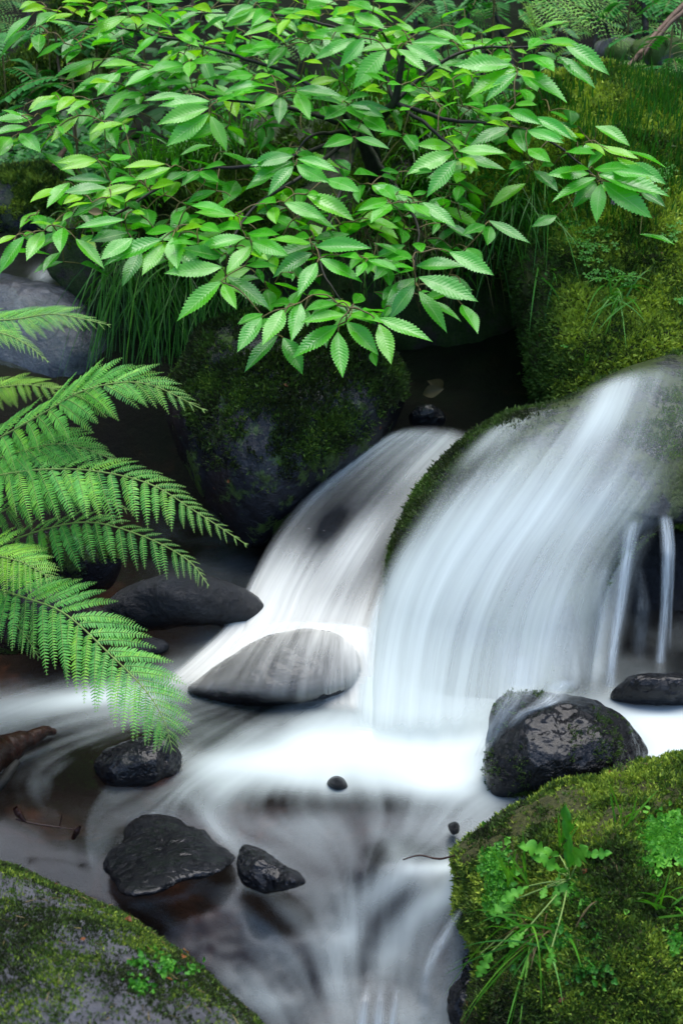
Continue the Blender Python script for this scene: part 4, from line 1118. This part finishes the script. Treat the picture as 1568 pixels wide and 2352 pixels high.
bgfern([[(1060, 120), (1010, 60), (980, 30), (940, 10)], [(1060, 120), (1080, 50), (1110, 20), (1160, 10)]], 0.12, 'fern in the shade above the top spray of the shrub', 5.8, 0.3)
bgfern([[(-60, 40), (-20, 10), (30, 0), (80, 20)], [(-60, 60), (-10, 50), (30, 60), (60, 90)], [(-60, 160), (-20, 155), (10, 160), (40, 185)]], 0.10, 'fern sprigs by the dark mossy root', 5.4, 0.3)
bgfern([[(1500, 170), (1530, 150), (1570, 150), (1620, 170)], [(1500, 170), (1480, 150), (1450, 150), (1425, 165)]], 0.08, 'small fern beside the grey fallen log', 4.8, 0.45)
bgfern([[(560, 180), (620, 120), (700, 100), (760, 120)], [(560, 180), (520, 130), (470, 110), (420, 125)]], 0.12, 'fern glimpsed between the upper boughs of the shrub', 5.6, 0.3)

# ------------------------------------------------------------------ grass
def blades(name, base, dirs, L, w, droop, mat='grass', tint=None, parent=None, label=None, kind='stuff', seg=7):
    N = len(base)
    u = np.linspace(0, 1, seg)[None, :, None]
    d = nrm(dirs)
    L = np.broadcast_to(L, (N,)); droop = np.broadcast_to(droop, (N,)); w = np.broadcast_to(w, (N,))
    c = base[:, None] + L[:, None, None] * (u * d[:, None] + np.array([0, 0, -1.0]) * (droop[:, None, None] * u ** 2.2))
    side = nrm(np.cross(d, rng.normal(size=(N, 3)) * 0.5 + np.array([0, -1.0, 0.4])))
    ww = (w[:, None] * (1 - np.linspace(0, 1, seg)[None] ** 2.5) + 0.0002)[..., None]
    V = np.stack([c - side[:, None] * ww, c + side[:, None] * ww], 2)
    F = (gridfaces(seg, 2)[None] + (np.arange(N) * seg * 2)[:, None, None]).reshape(-1, 4)
    t = rng.random(N) if tint is None else np.clip(tint, 0, 1)
    o = mesh(name, V, F, M[mat], parent, True, {'tint': np.repeat(t, seg * 2)}, kind)
    if label: tag(o, label)
    return o

def bank_grass():
    p, q = sample(R['earth'], 9000)
    x, y = proj(p)
    ok = (y < 640) & (x > 180) & (x < 1150) & (q[:, 2] > -0.3) & (rng.random(len(p)) < sstep(-0.35, 0.15, fbm(p * 3, 3, 8)))
    p, q = p[ok][:2600], q[ok][:2600]
    d = nrm(q * 0.5 + np.array([0, -0.45, 0.75]) + rng.normal(size=p.shape) * 0.35)
    blades('grass', p, d, rng.uniform(0.08, 0.22, len(p)), 0.0022, rng.uniform(0.2, 0.9, len(p)), tint=rng.normal(0.35, 0.2, len(p)), label='green grass growing on the shaded earth bank under the shrub')
    # long blades and roots hanging over the undercut
    N = 420
    bx = rng.uniform(230, 640, N); by = 600 + 0.10 * (bx - 230) + rng.normal(size=N) * 30
    b = at(bx, by, 3.98 + 0 * bx)
    d = nrm(np.stack([rng.normal(size=N) * 0.35, -0.5 - rng.random(N) * 0.3, -0.4 + rng.normal(size=N) * 0.3], -1))
    blades('hanging_grass', b, d, rng.uniform(0.10, 0.30, N), 0.0016, rng.uniform(0.4, 1.0, N), tint=rng.normal(0.28, 0.18, N), label='long grass and rootlets hanging over the dark hollow of the bank')
    N = 150
    bx = rng.uniform(1010, 1260, N); by = rng.uniform(380, 500, N)
    b = at(bx, by, R['bank'].depth(bx, by) - 0.02)
    d = nrm(np.stack([rng.normal(size=N) * 0.5, -0.6 - rng.random(N) * 0.3, 0.1 + rng.normal(size=N) * 0.4], -1))
    blades('hanging_grass', b, d, rng.uniform(0.08, 0.22, N), 0.0017, rng.uniform(0.5, 1.0, N), tint=rng.normal(0.3, 0.2, N), label='grass blades drooping down the shaded flank of the moss covered boulder')
    N = 160
    bx = rng.uniform(640, 1250, N); by = rng.uniform(440, 560, N)
    b = at(bx, by, 3.75 + 0 * bx)
    d = nrm(np.stack([rng.normal(size=N) * 0.6, -0.3 + rng.normal(size=N) * 0.2, -0.5 + rng.normal(size=N) * 0.4], -1))
    blades('dry_roots', b, d, rng.uniform(0.05, 0.16, N), 0.0012, rng.uniform(0.3, 0.8, N), 'straw', tint=rng.normal(0.4, 0.2, N), label='pale dry rootlets dangling from the bank behind the shrub')
bank_grass()

def tuft_at(name, px, py, rock, N, L, label, spread=0.5, lean=(0, -0.3, 0.8), droop=0.5, w=0.0018, tint=0.6, group=None, rad=14):
    bx = px + rng.normal(size=N) * rad; by = py + rng.normal(size=N) * rad * 0.6
    b = at(bx, by, rock.depth(bx, by) - 0.002)
    d = nrm(np.array(lean) + rng.normal(size=(N, 3)) * spread)
    o = blades(name, b, d, rng.uniform(0.5, 1.1, N) * L, w, rng.uniform(0.3, 1.2, N) * droop, tint=rng.normal(tint, 0.15, N), kind=None)
    return tag(o, label, 'grass tuft', group)
G1 = 'grass tufts on the boulders'
tuft_at('grass_tuft', 1420, 670, R['bank'], 46, 0.13, 'bright grass tuft drooping down the mossy wall above the waterfall', 0.55, (-0.2, -0.5, 0.1), 0.7, 0.0020, 0.65, G1, 24)
tuft_at('grass_tuft', 1262, 640, R['bank'], 9, 0.14, 'thin hanging blades at the shaded edge of the mossy wall', 0.3, (0.1, -0.5, -0.3), 0.6, 0.0022, 0.6, G1, 18)
tuft_at('grass_tuft', 1340, 855, R['bank'], 5, 0.07, 'few bright blades standing at the brink of the waterfall', 0.12, (0.0, -0.3, 0.9), 0.1, 0.0016, 0.75, G1, 5)
tuft_at('grass_tuft', 1185, 2030, R['nearr'], 9, 0.10, 'upright grass blades beside the liverwort on the near boulder', 0.22, (-0.15, -0.1, 0.9), 0.15, 0.0016, 0.8, G1, 16)
tuft_at('grass_tuft', 1425, 1900, R['nearr'], 9, 0.075, 'short grass tuft standing near the top of the near boulder', 0.22, (0.0, -0.1, 0.9), 0.12, 0.0015, 0.7, G1, 16)
tuft_at('grass_tuft', 1230, 2150, R['nearr'], 46, 0.13, 'tangled grass tuft spilling off the near boulder towards the chute', 0.75, (-0.5, -0.4, 0.05), 0.55, 0.0014, 0.6, G1, 24)
tuft_at('grass_tuft', 1525, 2080, R['nearr'], 16, 0.09, 'sparse grass tuft on the mossy flank of the near boulder', 0.4, (0.0, -0.3, 0.6), 0.3, 0.0014, 0.6, G1, 24)
tuft_at('grass_tuft', 1290, 1960, R['nearr'], 6, 0.09, 'tall blades rising through the leafy weed', 0.15, (0.1, -0.1, 0.9), 0.1, 0.0018, 0.75, G1, 10)
def dry(px, py, rock, N, L, lab, rad):
    bx = px + rng.normal(size=N) * rad; by = py + rng.normal(size=N) * rad * .7
    b = at(bx, by, rock.depth(bx, by) - 0.002)
    d = nrm(np.array([-0.2, -0.5, -0.1]) + rng.normal(size=(N, 3)) * 0.6)
    tag(blades('dead_grass', b, d, rng.uniform(0.3, 1.1, N) * L, 0.0011, rng.uniform(0.3, 0.9, N), 'straw', tint=rng.normal(0.55, 0.2, N)), lab)
dry(1225, 2150, R['nearr'], 40, 0.09, 'brown dead grass stalks tangled below the leafy weed', 24)
# fallen needles on the near boulders
def needles(k, N, lab):
    p, q = sample(k, N)
    d = nrm(np.cross(q, rng.normal(size=p.shape)))
    tag(blades('pine_needles', p + q * 0.004, d + q * 0.15, rng.uniform(0.006, 0.016, N), 0.00035, 0.05, 'straw', tint=rng.normal(0.6, 0.25, N), seg=3), lab)
def litter():
    k = 0
    for rk, n_ in (('nearl', 7), ('nearr', 10), ('bank', 14), ('dark', 4)):
        p, q = sample(R[rk], 60)
        x, y = proj(p)
        ok = (x > 15) & (x < 1550) & (y > 160) & (y < 2330)
        p, q = p[ok][:n_], q[ok][:n_]
        if not len(p): continue
        m_ = len(p); acc = Acc()
        d = nrm(np.cross(q, rng.normal(size=p.shape)))
        leaves(acc, p + q * 0.006, d, q + rng.normal(size=p.shape) * 0.3, rng.uniform(0.007, 0.014, m_), rng.uniform(0.25, 0.4, m_), rng.random(m_) * 0.3, rng.random(m_) * 0.5, rng.random(m_) * 0.8)
        tag(acc.build('leaf_litter', M['redleaf'], None, True, 'stuff'), 'tiny reddish leaf scraps lying on the ' + R[rk].o['label'].split(',')[0])
M['redleaf'] = m_leaf('dead_leaf', (0.10, 0.03, 0.012), (0.20, 0.07, 0.02), (0.32, 0.18, 0.06), 0.5, 0.3, 0.2)
needles(R['nearl'], 420, 'fallen orange needles on the lichened boulder')
needles(R['nearr'], 520, 'fallen orange needles on the moss topped boulder')

# (litter is laid at the end, once the leaf builder exists)

# ------------------------------------------------------------------ liverwort, clover, weeds
def lobes(name, patches, rock, N, size, label, tint=0.55):
    allp = Acc()
    k = 9
    th = np.linspace(0, 2 * math.pi, k, endpoint=False)
    for (cx, cy, rx, ry, n_) in patches:
        a = rng.uniform(0, 2 * math.pi, n_); r = np.abs(rng.normal(size=n_)) * 0.62
        bx = cx + rx * r * np.cos(a); by = cy + ry * r * np.sin(a)
        b = at(bx, by, rock.depth(bx, by) - 0.004)
        q = nrm(np.array([0, -0.6, 0.7]) + rng.normal(size=(n_, 3)) * 0.5)
        e1 = nrm(np.cross(q, rng.normal(size=(n_, 3)))); e2 = np.cross(q, e1)
        sz = size * rng.uniform(0.5, 1.2, n_)
        rr = sz[:, None] * (1 + 0.28 * np.cos(th * 3 + rng.random((n_, 1)) * 6))
        ring = b[:, None] + rr[..., None] * (np.cos(th)[None, :, None] * e1[:, None] + np.sin(th)[None, :, None] * e2[:, None]) + (0.55 * sz * 1)[:, None, None] * q[:, None] * (0.6 + 0.8 * rng.random((n_, k, 1)))
        V = np.concatenate([b[:, None], ring], 1)
        F = np.stack([np.zeros(k, int), 1 + np.arange(k), 1 + (np.arange(k) + 1) % k], 1)
        F = (F[None] + (np.arange(n_) * (k + 1))[:, None, None]).reshape(-1, 3)
        allp.add(V, F, np.repeat(np.clip(rng.normal(tint, 0.2, n_), 0, 1), k + 1))
    o = allp.build(name, M['liver'], None, True, 'stuff')
    return tag(o, label)
def z8(x, y): return (784 + x / 2, 1725 + y / 2)
lobes('liverwort', [(*z8(690, 520), 40, 46, 420), (*z8(690, 620), 36, 46, 360), (*z8(745, 690), 44, 36, 260), (*z8(790, 760), 30, 30, 90)], R['nearr'], 0, 0.0048, 'dense green liverwort cushion at the tip of the near boulder')
lobes('liverwort', [(*z8(1130, 600), 56, 52, 560), (*z8(1250, 560), 54, 54, 500), (*z8(1340, 480), 50, 46, 420), (*z8(1200, 660), 40, 26, 200)], R['nearr'], 0, 0.0045, 'bright liverwort patch behind the leafy weed', 0.7)
lobes('liverwort', [(*z8(1430, 390), 56, 42, 420), (*z8(1510, 430), 46, 50, 380), (*z8(1540, 350), 40, 34, 220), (*z8(1540, 870), 26, 30, 60)], R['nearr'], 0, 0.0045, 'pale liverwort patch high on the near boulder', 0.75)
lobes('liverwort', [(*z8(1000, 900), 110, 60, 160), (*z8(1100, 1000), 90, 50, 120), (*z8(900, 780), 60, 40, 60)], R['nearr'], 0, 0.0042, 'scattered dark liverwort below the leafy weed', 0.3)
def z7(x, y): return (x / 2, 1725 + y / 2)
lobes('liverwort', [(*z7(770, 980), 26, 26, 90), (*z7(640, 1080), 26, 22, 70), (*z7(720, 900), 30, 20, 45), (*z7(640, 970), 20, 16, 35), (*z7(890, 1000), 22, 26, 30), (*z7(520, 810), 14, 12, 16)], R['nearl'], 0, 0.0036, 'small green liverwort clumps on the lichened boulder', 0.5)

def clover(name, patches, rock, label):
    acc = Acc(); st = Acc()
    k = 7
    th = np.linspace(-0.9, 0.9, k)
    for (cx, cy, rx, ry, n_) in patches:
        for _ in range(n_):
            bx = cx + rx * rng.normal() * 0.6; by = cy + ry * rng.normal() * 0.6
            b = at(bx, by, float(rock.depth(bx, by)) - 0.02 - 0.01 * rng.random())
            tube(st, np.array([b + np.array([0, 0.02, -0.015]), b]), 0.0006, 3)
            q = nrm(np.array([0, -0.35, 0.9]) + rng.normal(size=3) * 0.2); e1 = nrm(np.cross(q, rng.normal(size=3))); e2 = np.cross(q, e1)
            sz = rng.uniform(0.006, 0.010)
            for j in range(3):
                a = j * 2.094 + 0.3
                rr = sz * (1 - 0.25 * np.exp(-(th / 0.2) ** 2))
                ring = b + rr[:, None] * (np.cos(th * 0.62 + a)[:, None] * e1 + np.sin(th * 0.62 + a)[:, None] * e2) - q * 0.0015
                V = np.concatenate([[b], ring])
                acc.add(V, np.stack([np.zeros(k - 1, int), 1 + np.arange(k - 1), 2 + np.arange(k - 1)], 1), 0.45 + rng.normal() * 0.1)
    o = acc.build(name, M['liver'], None, False, 'stuff'); tag(o, label)
    return o
def z6(x, y): return (878 + x * 0.336, 251 + y * 0.336)
clover('wood_sorrel', [(*z6(1280, 780), 26, 14, 18), (*z6(1480, 820), 40, 18, 34), (*z6(1300, 900), 26, 14, 16), (*z6(1460, 940), 40, 14, 22), (*z6(1400, 1000), 20, 14, 10), (*z6(1450, 1130), 16, 12, 8)], R['bank'], 'bright wood sorrel spread over the mossy wall')
clover('wood_sorrel', [(1525, 395), (1510, 415)] and [(1525, 395, 24, 18, 22), (1500, 420, 24, 12, 14), (1545, 525, 16, 12, 10), (1535, 545, 20, 8, 8)], R['bank'], 'wood sorrel cluster near the shaded dip in the mossy wall')
clover('wood_sorrel', [(1440, 640, 26, 24, 16), (1400, 620, 18, 14, 8), (1560, 690, 12, 14, 8), (1300, 795, 8, 6, 3)], R['bank'], 'loose wood sorrel leaves around the hanging grass tuft')

# lobed weed on the near boulder
def lobed_leaf(acc, b, d, n, L, W, tint, nl=5):
    m = 31
    s = np.linspace(0, 1, m)
    env = np.sin(np.pi * np.clip(s, 0, 1) ** 1.6) ** 0.7 * 0.8 + 0.12 * (1 - s)
    cut = 0.38 + 0.62 * np.abs(np.sin(np.pi * nl * s)) ** 0.7
    w = W * env * cut; w[0] = 0.04 * W; w[-1] = 0
    n = nrm(n - np.dot(n, d) * d); sd_ = np.cross(d, n)
    t = np.array([-1, -.5, 0, .5, 1])
    ph = rng.random() * 6
    V = b + L * (s[:, None, None] * d + (w[:, None] * t[None])[..., None] * sd_ + ((-0.14 * s ** 2)[:, None] + 0.25 * np.abs(w[:, None] * t[None]) + 0.05 * np.sin(s[:, None] * 14 + t[None] * 2 + ph) * np.abs(t[None]))[..., None] * n)
    acc.add(V, gridfaces(m, 5), np.clip(tint + 0.15 * (np.abs(np.tile(t, m)) < 0.1), 0, 1))
def weed():
    o = thing('leafy_weed', 'light green weed with lobed leaves rooted on the near mossy boulder', 'weed')
    Ls = [((1040, 590), (1050, 290), .13), ((1000, 480), (835, 430), .34), ((1030, 530), (1110, 455), .55), ((1090, 480), (1225, 465), .32), ((1000, 560), (990, 650), .5), ((940, 620), (920, 670), .5), ((860, 620), (740, 680), .36),
          ((980, 600), (1095, 690), .5), ((985, 620), (985, 725), .5), ((1030, 560), (905, 485), .3), ((840, 830), (775, 890), .5), ((965, 900), (960, 1020), .42), ((690, 920), (625, 1035), .42), ((800, 680), (690, 740), .4), ((640, 930), (690, 955), .4)]
    rt = at(*z8(1040, 600), float(R['nearr'].depth(*z8(1040, 600))))
    o.location = rt
    for (a, b_, w_) in Ls:
        pa, pb = z8(*a), z8(*b_)
        Yb = float(R['nearr'].depth(*pa)) - 0.02
        A_ = at(*pa, Yb); B_ = at(*pb, Yb - 0.02)
        d = B_ - A_; L = np.linalg.norm(d) * 1.05
        acc = Acc()
        lobed_leaf(acc, A_, d / np.linalg.norm(d), np.array([rng.normal() * 0.2, -0.6, 0.75]), L, w_ * 0.62, 0.68 + rng.normal() * 0.08)
        lf = acc.build('leaf', M['liver'], o)
        lf.matrix_parent_inverse = o.matrix_world.inverted(); lf.location = -Vector(rt)
        acc = Acc()
        tube(acc, catmull([rt, (rt + A_) / 2 + np.array([0, -0.012, 0.012]), A_], 10), 0.0011, 5)
        lf2 = acc.build('stalk', M['rachis'], o); lf2.location = -Vector(rt)
weed()

# ------------------------------------------------------------------ sticks, logs, trunks, background plants
def stick(name, pts, r, mat, label, cat, group=None, k=8, n=40, wob=0.004, parent=None):
    p = catmull(np.array([at(*q) for q in pts]), n)
    p = p + wob * np.stack([fbm(p * 18, 3, s) for s in (1, 2, 3)], -1)
    acc = Acc()
    rr = np.interp(np.linspace(0, 1, n), np.linspace(0, 1, len(r)), r)
    tube(acc, p, rr * (1 + 0.15 * fbm(p * 40, 3, 9)), k)
    o = acc.build(name, M[mat], parent)
    if label: tag(o, label, cat, group)
    return o
lg = stick('sunken_log', [(-60, 1760, 2.10), (10, 1722, 2.16), (60, 1700, 2.2), (128, 1684, 2.26)], [0.035, 0.03, 0.018, 0.006], 'wetwood', 'rotten reddish log jutting from the pool edge', 'log', k=12, wob=0.012)
stick('branch_stub', [(-40, 1830, 2.08), (0, 1800, 2.1), (40, 1750, 2.14)], [0.012, 0.01, 0.006], 'bark', None, None, parent=lg)
tw = stick('floating_twig', [(36, 1880, 1.98), (70, 1890, 1.975), (120, 1898, 1.97), (180, 1905, 1.965)], [0.002, 0.0016, 0.0014, 0.001], 'wetwood', 'thin dark twig caught above the clear brown water', 'twig', n=30, wob=0.002)
stick('side_shoot', [(138, 1897, 1.965), (142, 1880, 1.965), (144, 1870, 1.96)], [0.001, 0.0012, 0.0006], 'wetwood', None, None, parent=tw, n=10, wob=0.001)
stick('bark_flake', [(34, 1855, 1.975), (42, 1868, 1.975), (58, 1888, 1.97)], [0.004, 0.006, 0.002], 'wetwood', None, None, parent=tw, n=12, wob=0.002)
stick('bark_flake', [(168, 1925, 1.96), (176, 1910, 1.96), (184, 1898, 1.96)], [0.003, 0.005, 0.002], 'wetwood', None, None, parent=tw, n=12, wob=0.002)
stick('floating_twig', [(925, 1975, 1.90), (960, 1966, 1.90), (1010, 1972, 1.89), (1055, 1962, 1.88)], [0.001, 0.0013, 0.0016, 0.0012], 'wetwood', 'fine twig in the water at the near boulder tip', 'twig', n=30, wob=0.003)
# mossy tree trunk and arching root, deep in the wood
tr = thing('mossy_tree', 'mossy tree with an arching root in the dark wood', 'tree')
stick('trunk', [(178, 190, 5.5), (175, 120, 5.5), (190, 50, 5.5), (195, -60, 5.5), (190, -300, 5.6)], [0.14, 0.11, 0.09, 0.085, 0.08], 'mossbark', None, None, k=18, wob=0.05, parent=tr)
stick('root', [(185, 130, 5.42), (130, 130, 5.35), (80, 150, 5.3), (30, 190, 5.25), (0, 235, 5.2)], [0.07, 0.055, 0.045, 0.04, 0.03], 'mossbark', None, None, parent=tr, k=12, wob=0.03)
stick('root', [(190, 130, 5.42), (215, 170, 5.35), (225, 230, 5.3)], [0.06, 0.05, 0.03], 'mossbark', None, None, parent=tr, k=12, wob=0.03)
def trunk_moss():
    n = 9000
    a = catmull(np.array([at(185, 130, 5.36), at(130, 122, 5.3), at(80, 142, 5.25), at(30, 182, 5.2), at(0, 230, 5.15)]), 200)
    i = rng.integers(0, 200, n)
    p = a[i] + rng.normal(size=(n, 3)) * np.array([0.02, 0.03, 0.022])
    b = catmull(np.array([at(175, 190, 5.36), at(175, 120, 5.38), at(190, 50, 5.4), at(195, -20, 5.4)]), 200)
    j = rng.integers(0, 200, n)
    p2 = b[j] + rng.normal(size=(n, 3)) * np.array([0.05, 0.01, 0.02])
    p = np.concatenate([p, p2])
    V, F, t = tufts(p, np.tile([0, -0.3, 1.0], (len(p), 1)), 0.014, 3, 0.9, 0.3, np.clip(rng.normal(0.45, 0.15, len(p)), 0, 1))
    mesh('moss', V, F, M['moss'], tr, False, {'tint': t}, 'stuff')
trunk_moss()
GS = 'dead sticks in the background'
stick('dead_stick', [(155, 150, 5.1), (185, 150, 5.1), (220, 168, 5.1)], [0.006, 0.008, 0.006], 'stick', 'pale curved stick against the mossy trunk', 'stick', GS)
stick('dead_stick', [(125, 385, 4.7), (140, 358, 4.75), (155, 336, 4.8)], [0.010, 0.010, 0.008], 'stick', 'broken stick standing behind the distant boulder', 'stick', GS)
stick('dead_stick', [(1437, 158, 4.6), (1490, 95, 4.7), (1550, 30, 4.8), (1620, -40, 4.9)], [0.007, 0.008, 0.009, 0.010], 'stick', 'long reddish stick leaning over the moss covered boulder', 'stick', GS)
stick('dead_stick', [(1462, 140, 4.65), (1510, 85, 4.7), (1575, 20, 4.75)], [0.005, 0.006, 0.007], 'stick', 'thinner stick crossing beside the long reddish one', 'stick', GS)
stick('dead_stick', [(128, 70, 5.0), (134, 130, 5.0), (142, 190, 4.95), (150, 225, 4.9), (178, 330, 4.8)], [0.004, 0.004, 0.005, 0.005, 0.005], 'stick', 'thin grey vine hanging before the mossy trunk', 'stick', GS)
stick('dead_stick', [(450, -30, 4.6), (443, 30, 4.6), (440, 80, 4.6)], [0.006, 0.006, 0.005], 'stick', 'upright twig between the topmost leaves', 'stick', GS)
stick('fallen_log', [(1380, 118, 5.3), (1440, 125, 5.2), (1520, 135, 5.1), (1640, 142, 5.0)], [0.045, 0.05, 0.055, 0.06], 'greybark', 'grey fallen log behind the moss covered boulder', 'log', k=16, wob=0.03)
sap = [(1320, 6.4, .010), (1355, 6.0, .008), (1400, 6.6, .012), (1452, 5.9, .009), (1478, 5.6, .014), (1500, 6.3, .012), (1538, 6.0, .010), (1180, 6.8, .012), (1100, 6.5, .008), (1010, 6.7, .012), (940, 6.9, .01), (330, 6.6, .012), (60, 6.5, .014), (100, 6.1, .01), (250, 6.9, .015), (1240, 7.0, .014)]
WH = ['slim', 'leaning', 'dark', 'crooked', 'thin']
for i, (x, Y, r) in enumerate(sap):
    ln = rng.normal() * 30
    tt = stick('sapling', [(x, 170, Y), (x + ln * .3 + 6, 90, Y), (x + ln * .8, 0, Y), (x + ln * 1.3, -140, Y)], [r, r * .9, r * .8, r * .7], 'bark',
          'dark slender sapling stem in the shaded wood behind the shrub', 'sapling', 'sapling stems in the wood', n=24, wob=0.03)

# leafy undergrowth: many small leaves over the slope
def undergrowth():
    acc = Acc()
    N = 8000
    x = rng.uniform(-3.4, 3.0, N); y = rng.uniform(4.6, 9.0, N)
    cl = fbm(np.stack([x * 1.6, y * 1.6, x * 0], -1), 3, 21)
    ok = (cl > -0.12) & ~((y < 5.6) & (x < -0.55) & (x > -1.7))
    x, y = x[ok], y[ok]; n_ = len(x)
    z = ground(x, y) + rng.gamma(2.0, 0.07, n_)
    b = np.stack([x, y, z], -1)
    an = rng.uniform(0, 2 * math.pi, n_)
    d = nrm(np.stack([np.cos(an), np.sin(an), rng.normal(size=n_) * 0.3 - 0.1], -1))
    n = nrm(np.stack([rng.normal(size=n_) * 0.3, -0.35 + rng.normal(size=n_) * 0.2, np.ones(n_)], -1))
    global LS, LW, LH
    keep = (LS, LW, LH)
    i = [0, 6, 14, 22, 29, 33]
    LS, LW, LH = LS[i], LW[i], LH[i]
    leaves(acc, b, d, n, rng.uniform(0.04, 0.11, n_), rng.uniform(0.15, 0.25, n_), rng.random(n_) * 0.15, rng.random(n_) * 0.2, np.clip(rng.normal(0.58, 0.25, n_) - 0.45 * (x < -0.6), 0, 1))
    LS, LW, LH = keep
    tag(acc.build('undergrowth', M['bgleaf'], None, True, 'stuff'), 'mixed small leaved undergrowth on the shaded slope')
    # low plants on the flat by the upper stream
    N = 2600
    acc = Acc()
    px = rng.uniform(-40, 260, N); py = rng.uniform(300, 400, N) 
    Y = np.interp(py, [290, 400], [6.2, 5.2])
    b = at(px, py, Y); 
    an = rng.uniform(0, 2 * math.pi, N)
    d = nrm(np.stack([np.cos(an), np.sin(an), rng.normal(size=N) * 0.3], -1))
    n = nrm(np.stack([rng.normal(size=N) * 0.3, -0.3 + rng.normal(size=N) * 0.2, np.ones(N)], -1))
    keep = (LS, LW, LH); LS, LW, LH = LS[i], LW[i], LH[i]
    leaves(acc, b, d, n, rng.uniform(0.02, 0.045, N), rng.uniform(0.2, 0.35, N), rng.random(N) * 0.15, rng.random(N) * 0.2, np.clip(rng.normal(0.35, 0.2, N), 0, 1))
    LS, LW, LH = keep
    tag(acc.build('ground_cover', M['bgleaf'], None, True, 'stuff'), 'low dark green ground cover beyond the distant boulder')
undergrowth()

# small pinnate plants (rowan-like) behind the shrub
def pinnate():
    root = thing('rowan_seedling', 'small seedling with paired oval leaflets before the mossy trunk', 'seedling', 'seedlings behind the shrub')
    st = Acc(); lf = Acc()
    for k in range(6):
        a = k * 1.05 + 0.3
        d = np.array([math.cos(a), math.sin(a) * 0.7 - 0.2, 0.35])
        u = np.linspace(0, 1, 12)[:, None]
        c = np.array([0, 0, 0.10 + 0.02 * k]) + 0.17 * (u * d + np.array([0, 0, -0.5]) * u ** 2)
        tube(st, c, 0.0012, 4)
        tg = nrm(np.gradient(c, axis=0)); sd_ = nrm(np.cross(tg, [0, 0, 1.0]))
        for s in (1, -1):
            ii = np.arange(3, 12)
            leaves(lf, c[ii], nrm(sd_[ii] * s + tg[ii] * 0.5), np.tile([0, -0.3, 1.0], (len(ii), 1)), np.full(len(ii), 0.045), np.full(len(ii), 0.22), np.full(len(ii), 0.1), np.full(len(ii), 0.1), np.clip(rng.normal(0.45, 0.1, len(ii)), 0, 1))
    tube(st, np.array([[0, 0, -0.05], [0.004, 0, 0.08], [0, 0, 0.22]]), 0.003, 5)
    a = st.build('stem', M['twig'], root); b = lf.build('foliage', M['bgleaf'], root)
    spots = [(115, 120, 5.0, 'small seedling with paired oval leaflets before the mossy trunk'), (225, 150, 5.1, 'seedling in the gap between mossy trunk and shrub'), (275, 130, 5.0, 'bluish green seedling close behind the upper left leaves of the shrub'),
             (95, 235, 4.9, 'seedling over the dark hollow below the arching root'), (180, 320, 4.7, 'low seedling beside the broken stick'), (15, 190, 4.9, 'seedling at the end of the arching root'),
             (1010, 70, 5.4, 'seedling beside the topmost shrub leaves'), (1130, 60, 5.2, 'dark seedling under the pale arching fern'), (1440, 60, 5.3, 'seedling among the thin stems above the fallen log'), (1530, 185, 4.5, 'seedling rooted on the crest of the moss covered boulder'),
             (640, 60, 5.0, 'seedling seen through the top of the shrub'), (330, 60, 5.2, 'seedling between the two highest sprays'), (1560, 60, 5.1, 'seedling under the long reddish stick')]
    for i, (x, y, Y, lab) in enumerate(spots):
        r = root if i == 0 else root.copy()
        if i: col.objects.link(r)
        r['label'] = lab
        r.location = at(x, y + 50, Y) ; r.rotation_euler = (0, 0, i * 1.1); s_ = 0.8 + 0.5 * ((i * 37) % 10) / 10; r.scale = (s_, s_, s_)
        if i:
            for ch in (a, b):
                c = ch.copy(); col.objects.link(c); c.parent = r
pinnate()

# fallen leaves by the hollow, pink flower, dead leaf
def dead_leaves():
    for i, (x, y, Y, s, lab) in enumerate([(970, 905, 3.35, 0.05, 'dull orange fallen leaf in the dark hollow'), (1015, 895, 3.38, 0.055, 'brown curled leaf standing in the dark hollow'), (235, 489, 3.2, 0.03, 'dry tan leaf caught on the shrub')]):
        acc = Acc()
        leaves(acc, at(np.array([x]), np.array([y]), np.array([Y])), nrm(np.array([[0.8 - i, -0.3, 0.3]])), np.array([[0.1, -0.8, 0.5]]), np.array([s]), np.array([0.3]), np.array([0.3]), np.array([0.4]), np.array([0.10 if i < 2 else 0.7]))
        tag(acc.build('fallen_leaf', M['straw'], None), lab, 'leaf', 'dead leaves')
dead_leaves()
def flower():
    t = NT('pink_petal'); M['pink'] = t.done(t.bsdf((0.55, 0.25, 0.6), 0.5))
    p = at(1407, 463, float(R['bank'].depth(1407, 463)) - 0.05)
    o = thing('pink_flower', 'tiny pink flower against the mossy wall', 'flower'); o.location = p
    acc = Acc()
    for k in range(5):
        a = k * 1.2566
        e1 = np.array([math.cos(a), -0.3, math.sin(a)]); e2 = np.array([-math.sin(a), 0, math.cos(a)])
        acc.add(np.array([0 * e1, 0.005 * e1 + 0.003 * e2, 0.009 * e1, 0.005 * e1 - 0.003 * e2]), np.array([[0, 1, 2, 3]]))
    acc.build('petals', M['pink'], o)
    acc = Acc(); tube(acc, catmull([[0, 0, 0], [0.002, 0.01, -0.03], [0, 0.04, -0.06]], 8), 0.0006, 4); acc.build('stalk', M['rachis'], o)
flower()
litter()
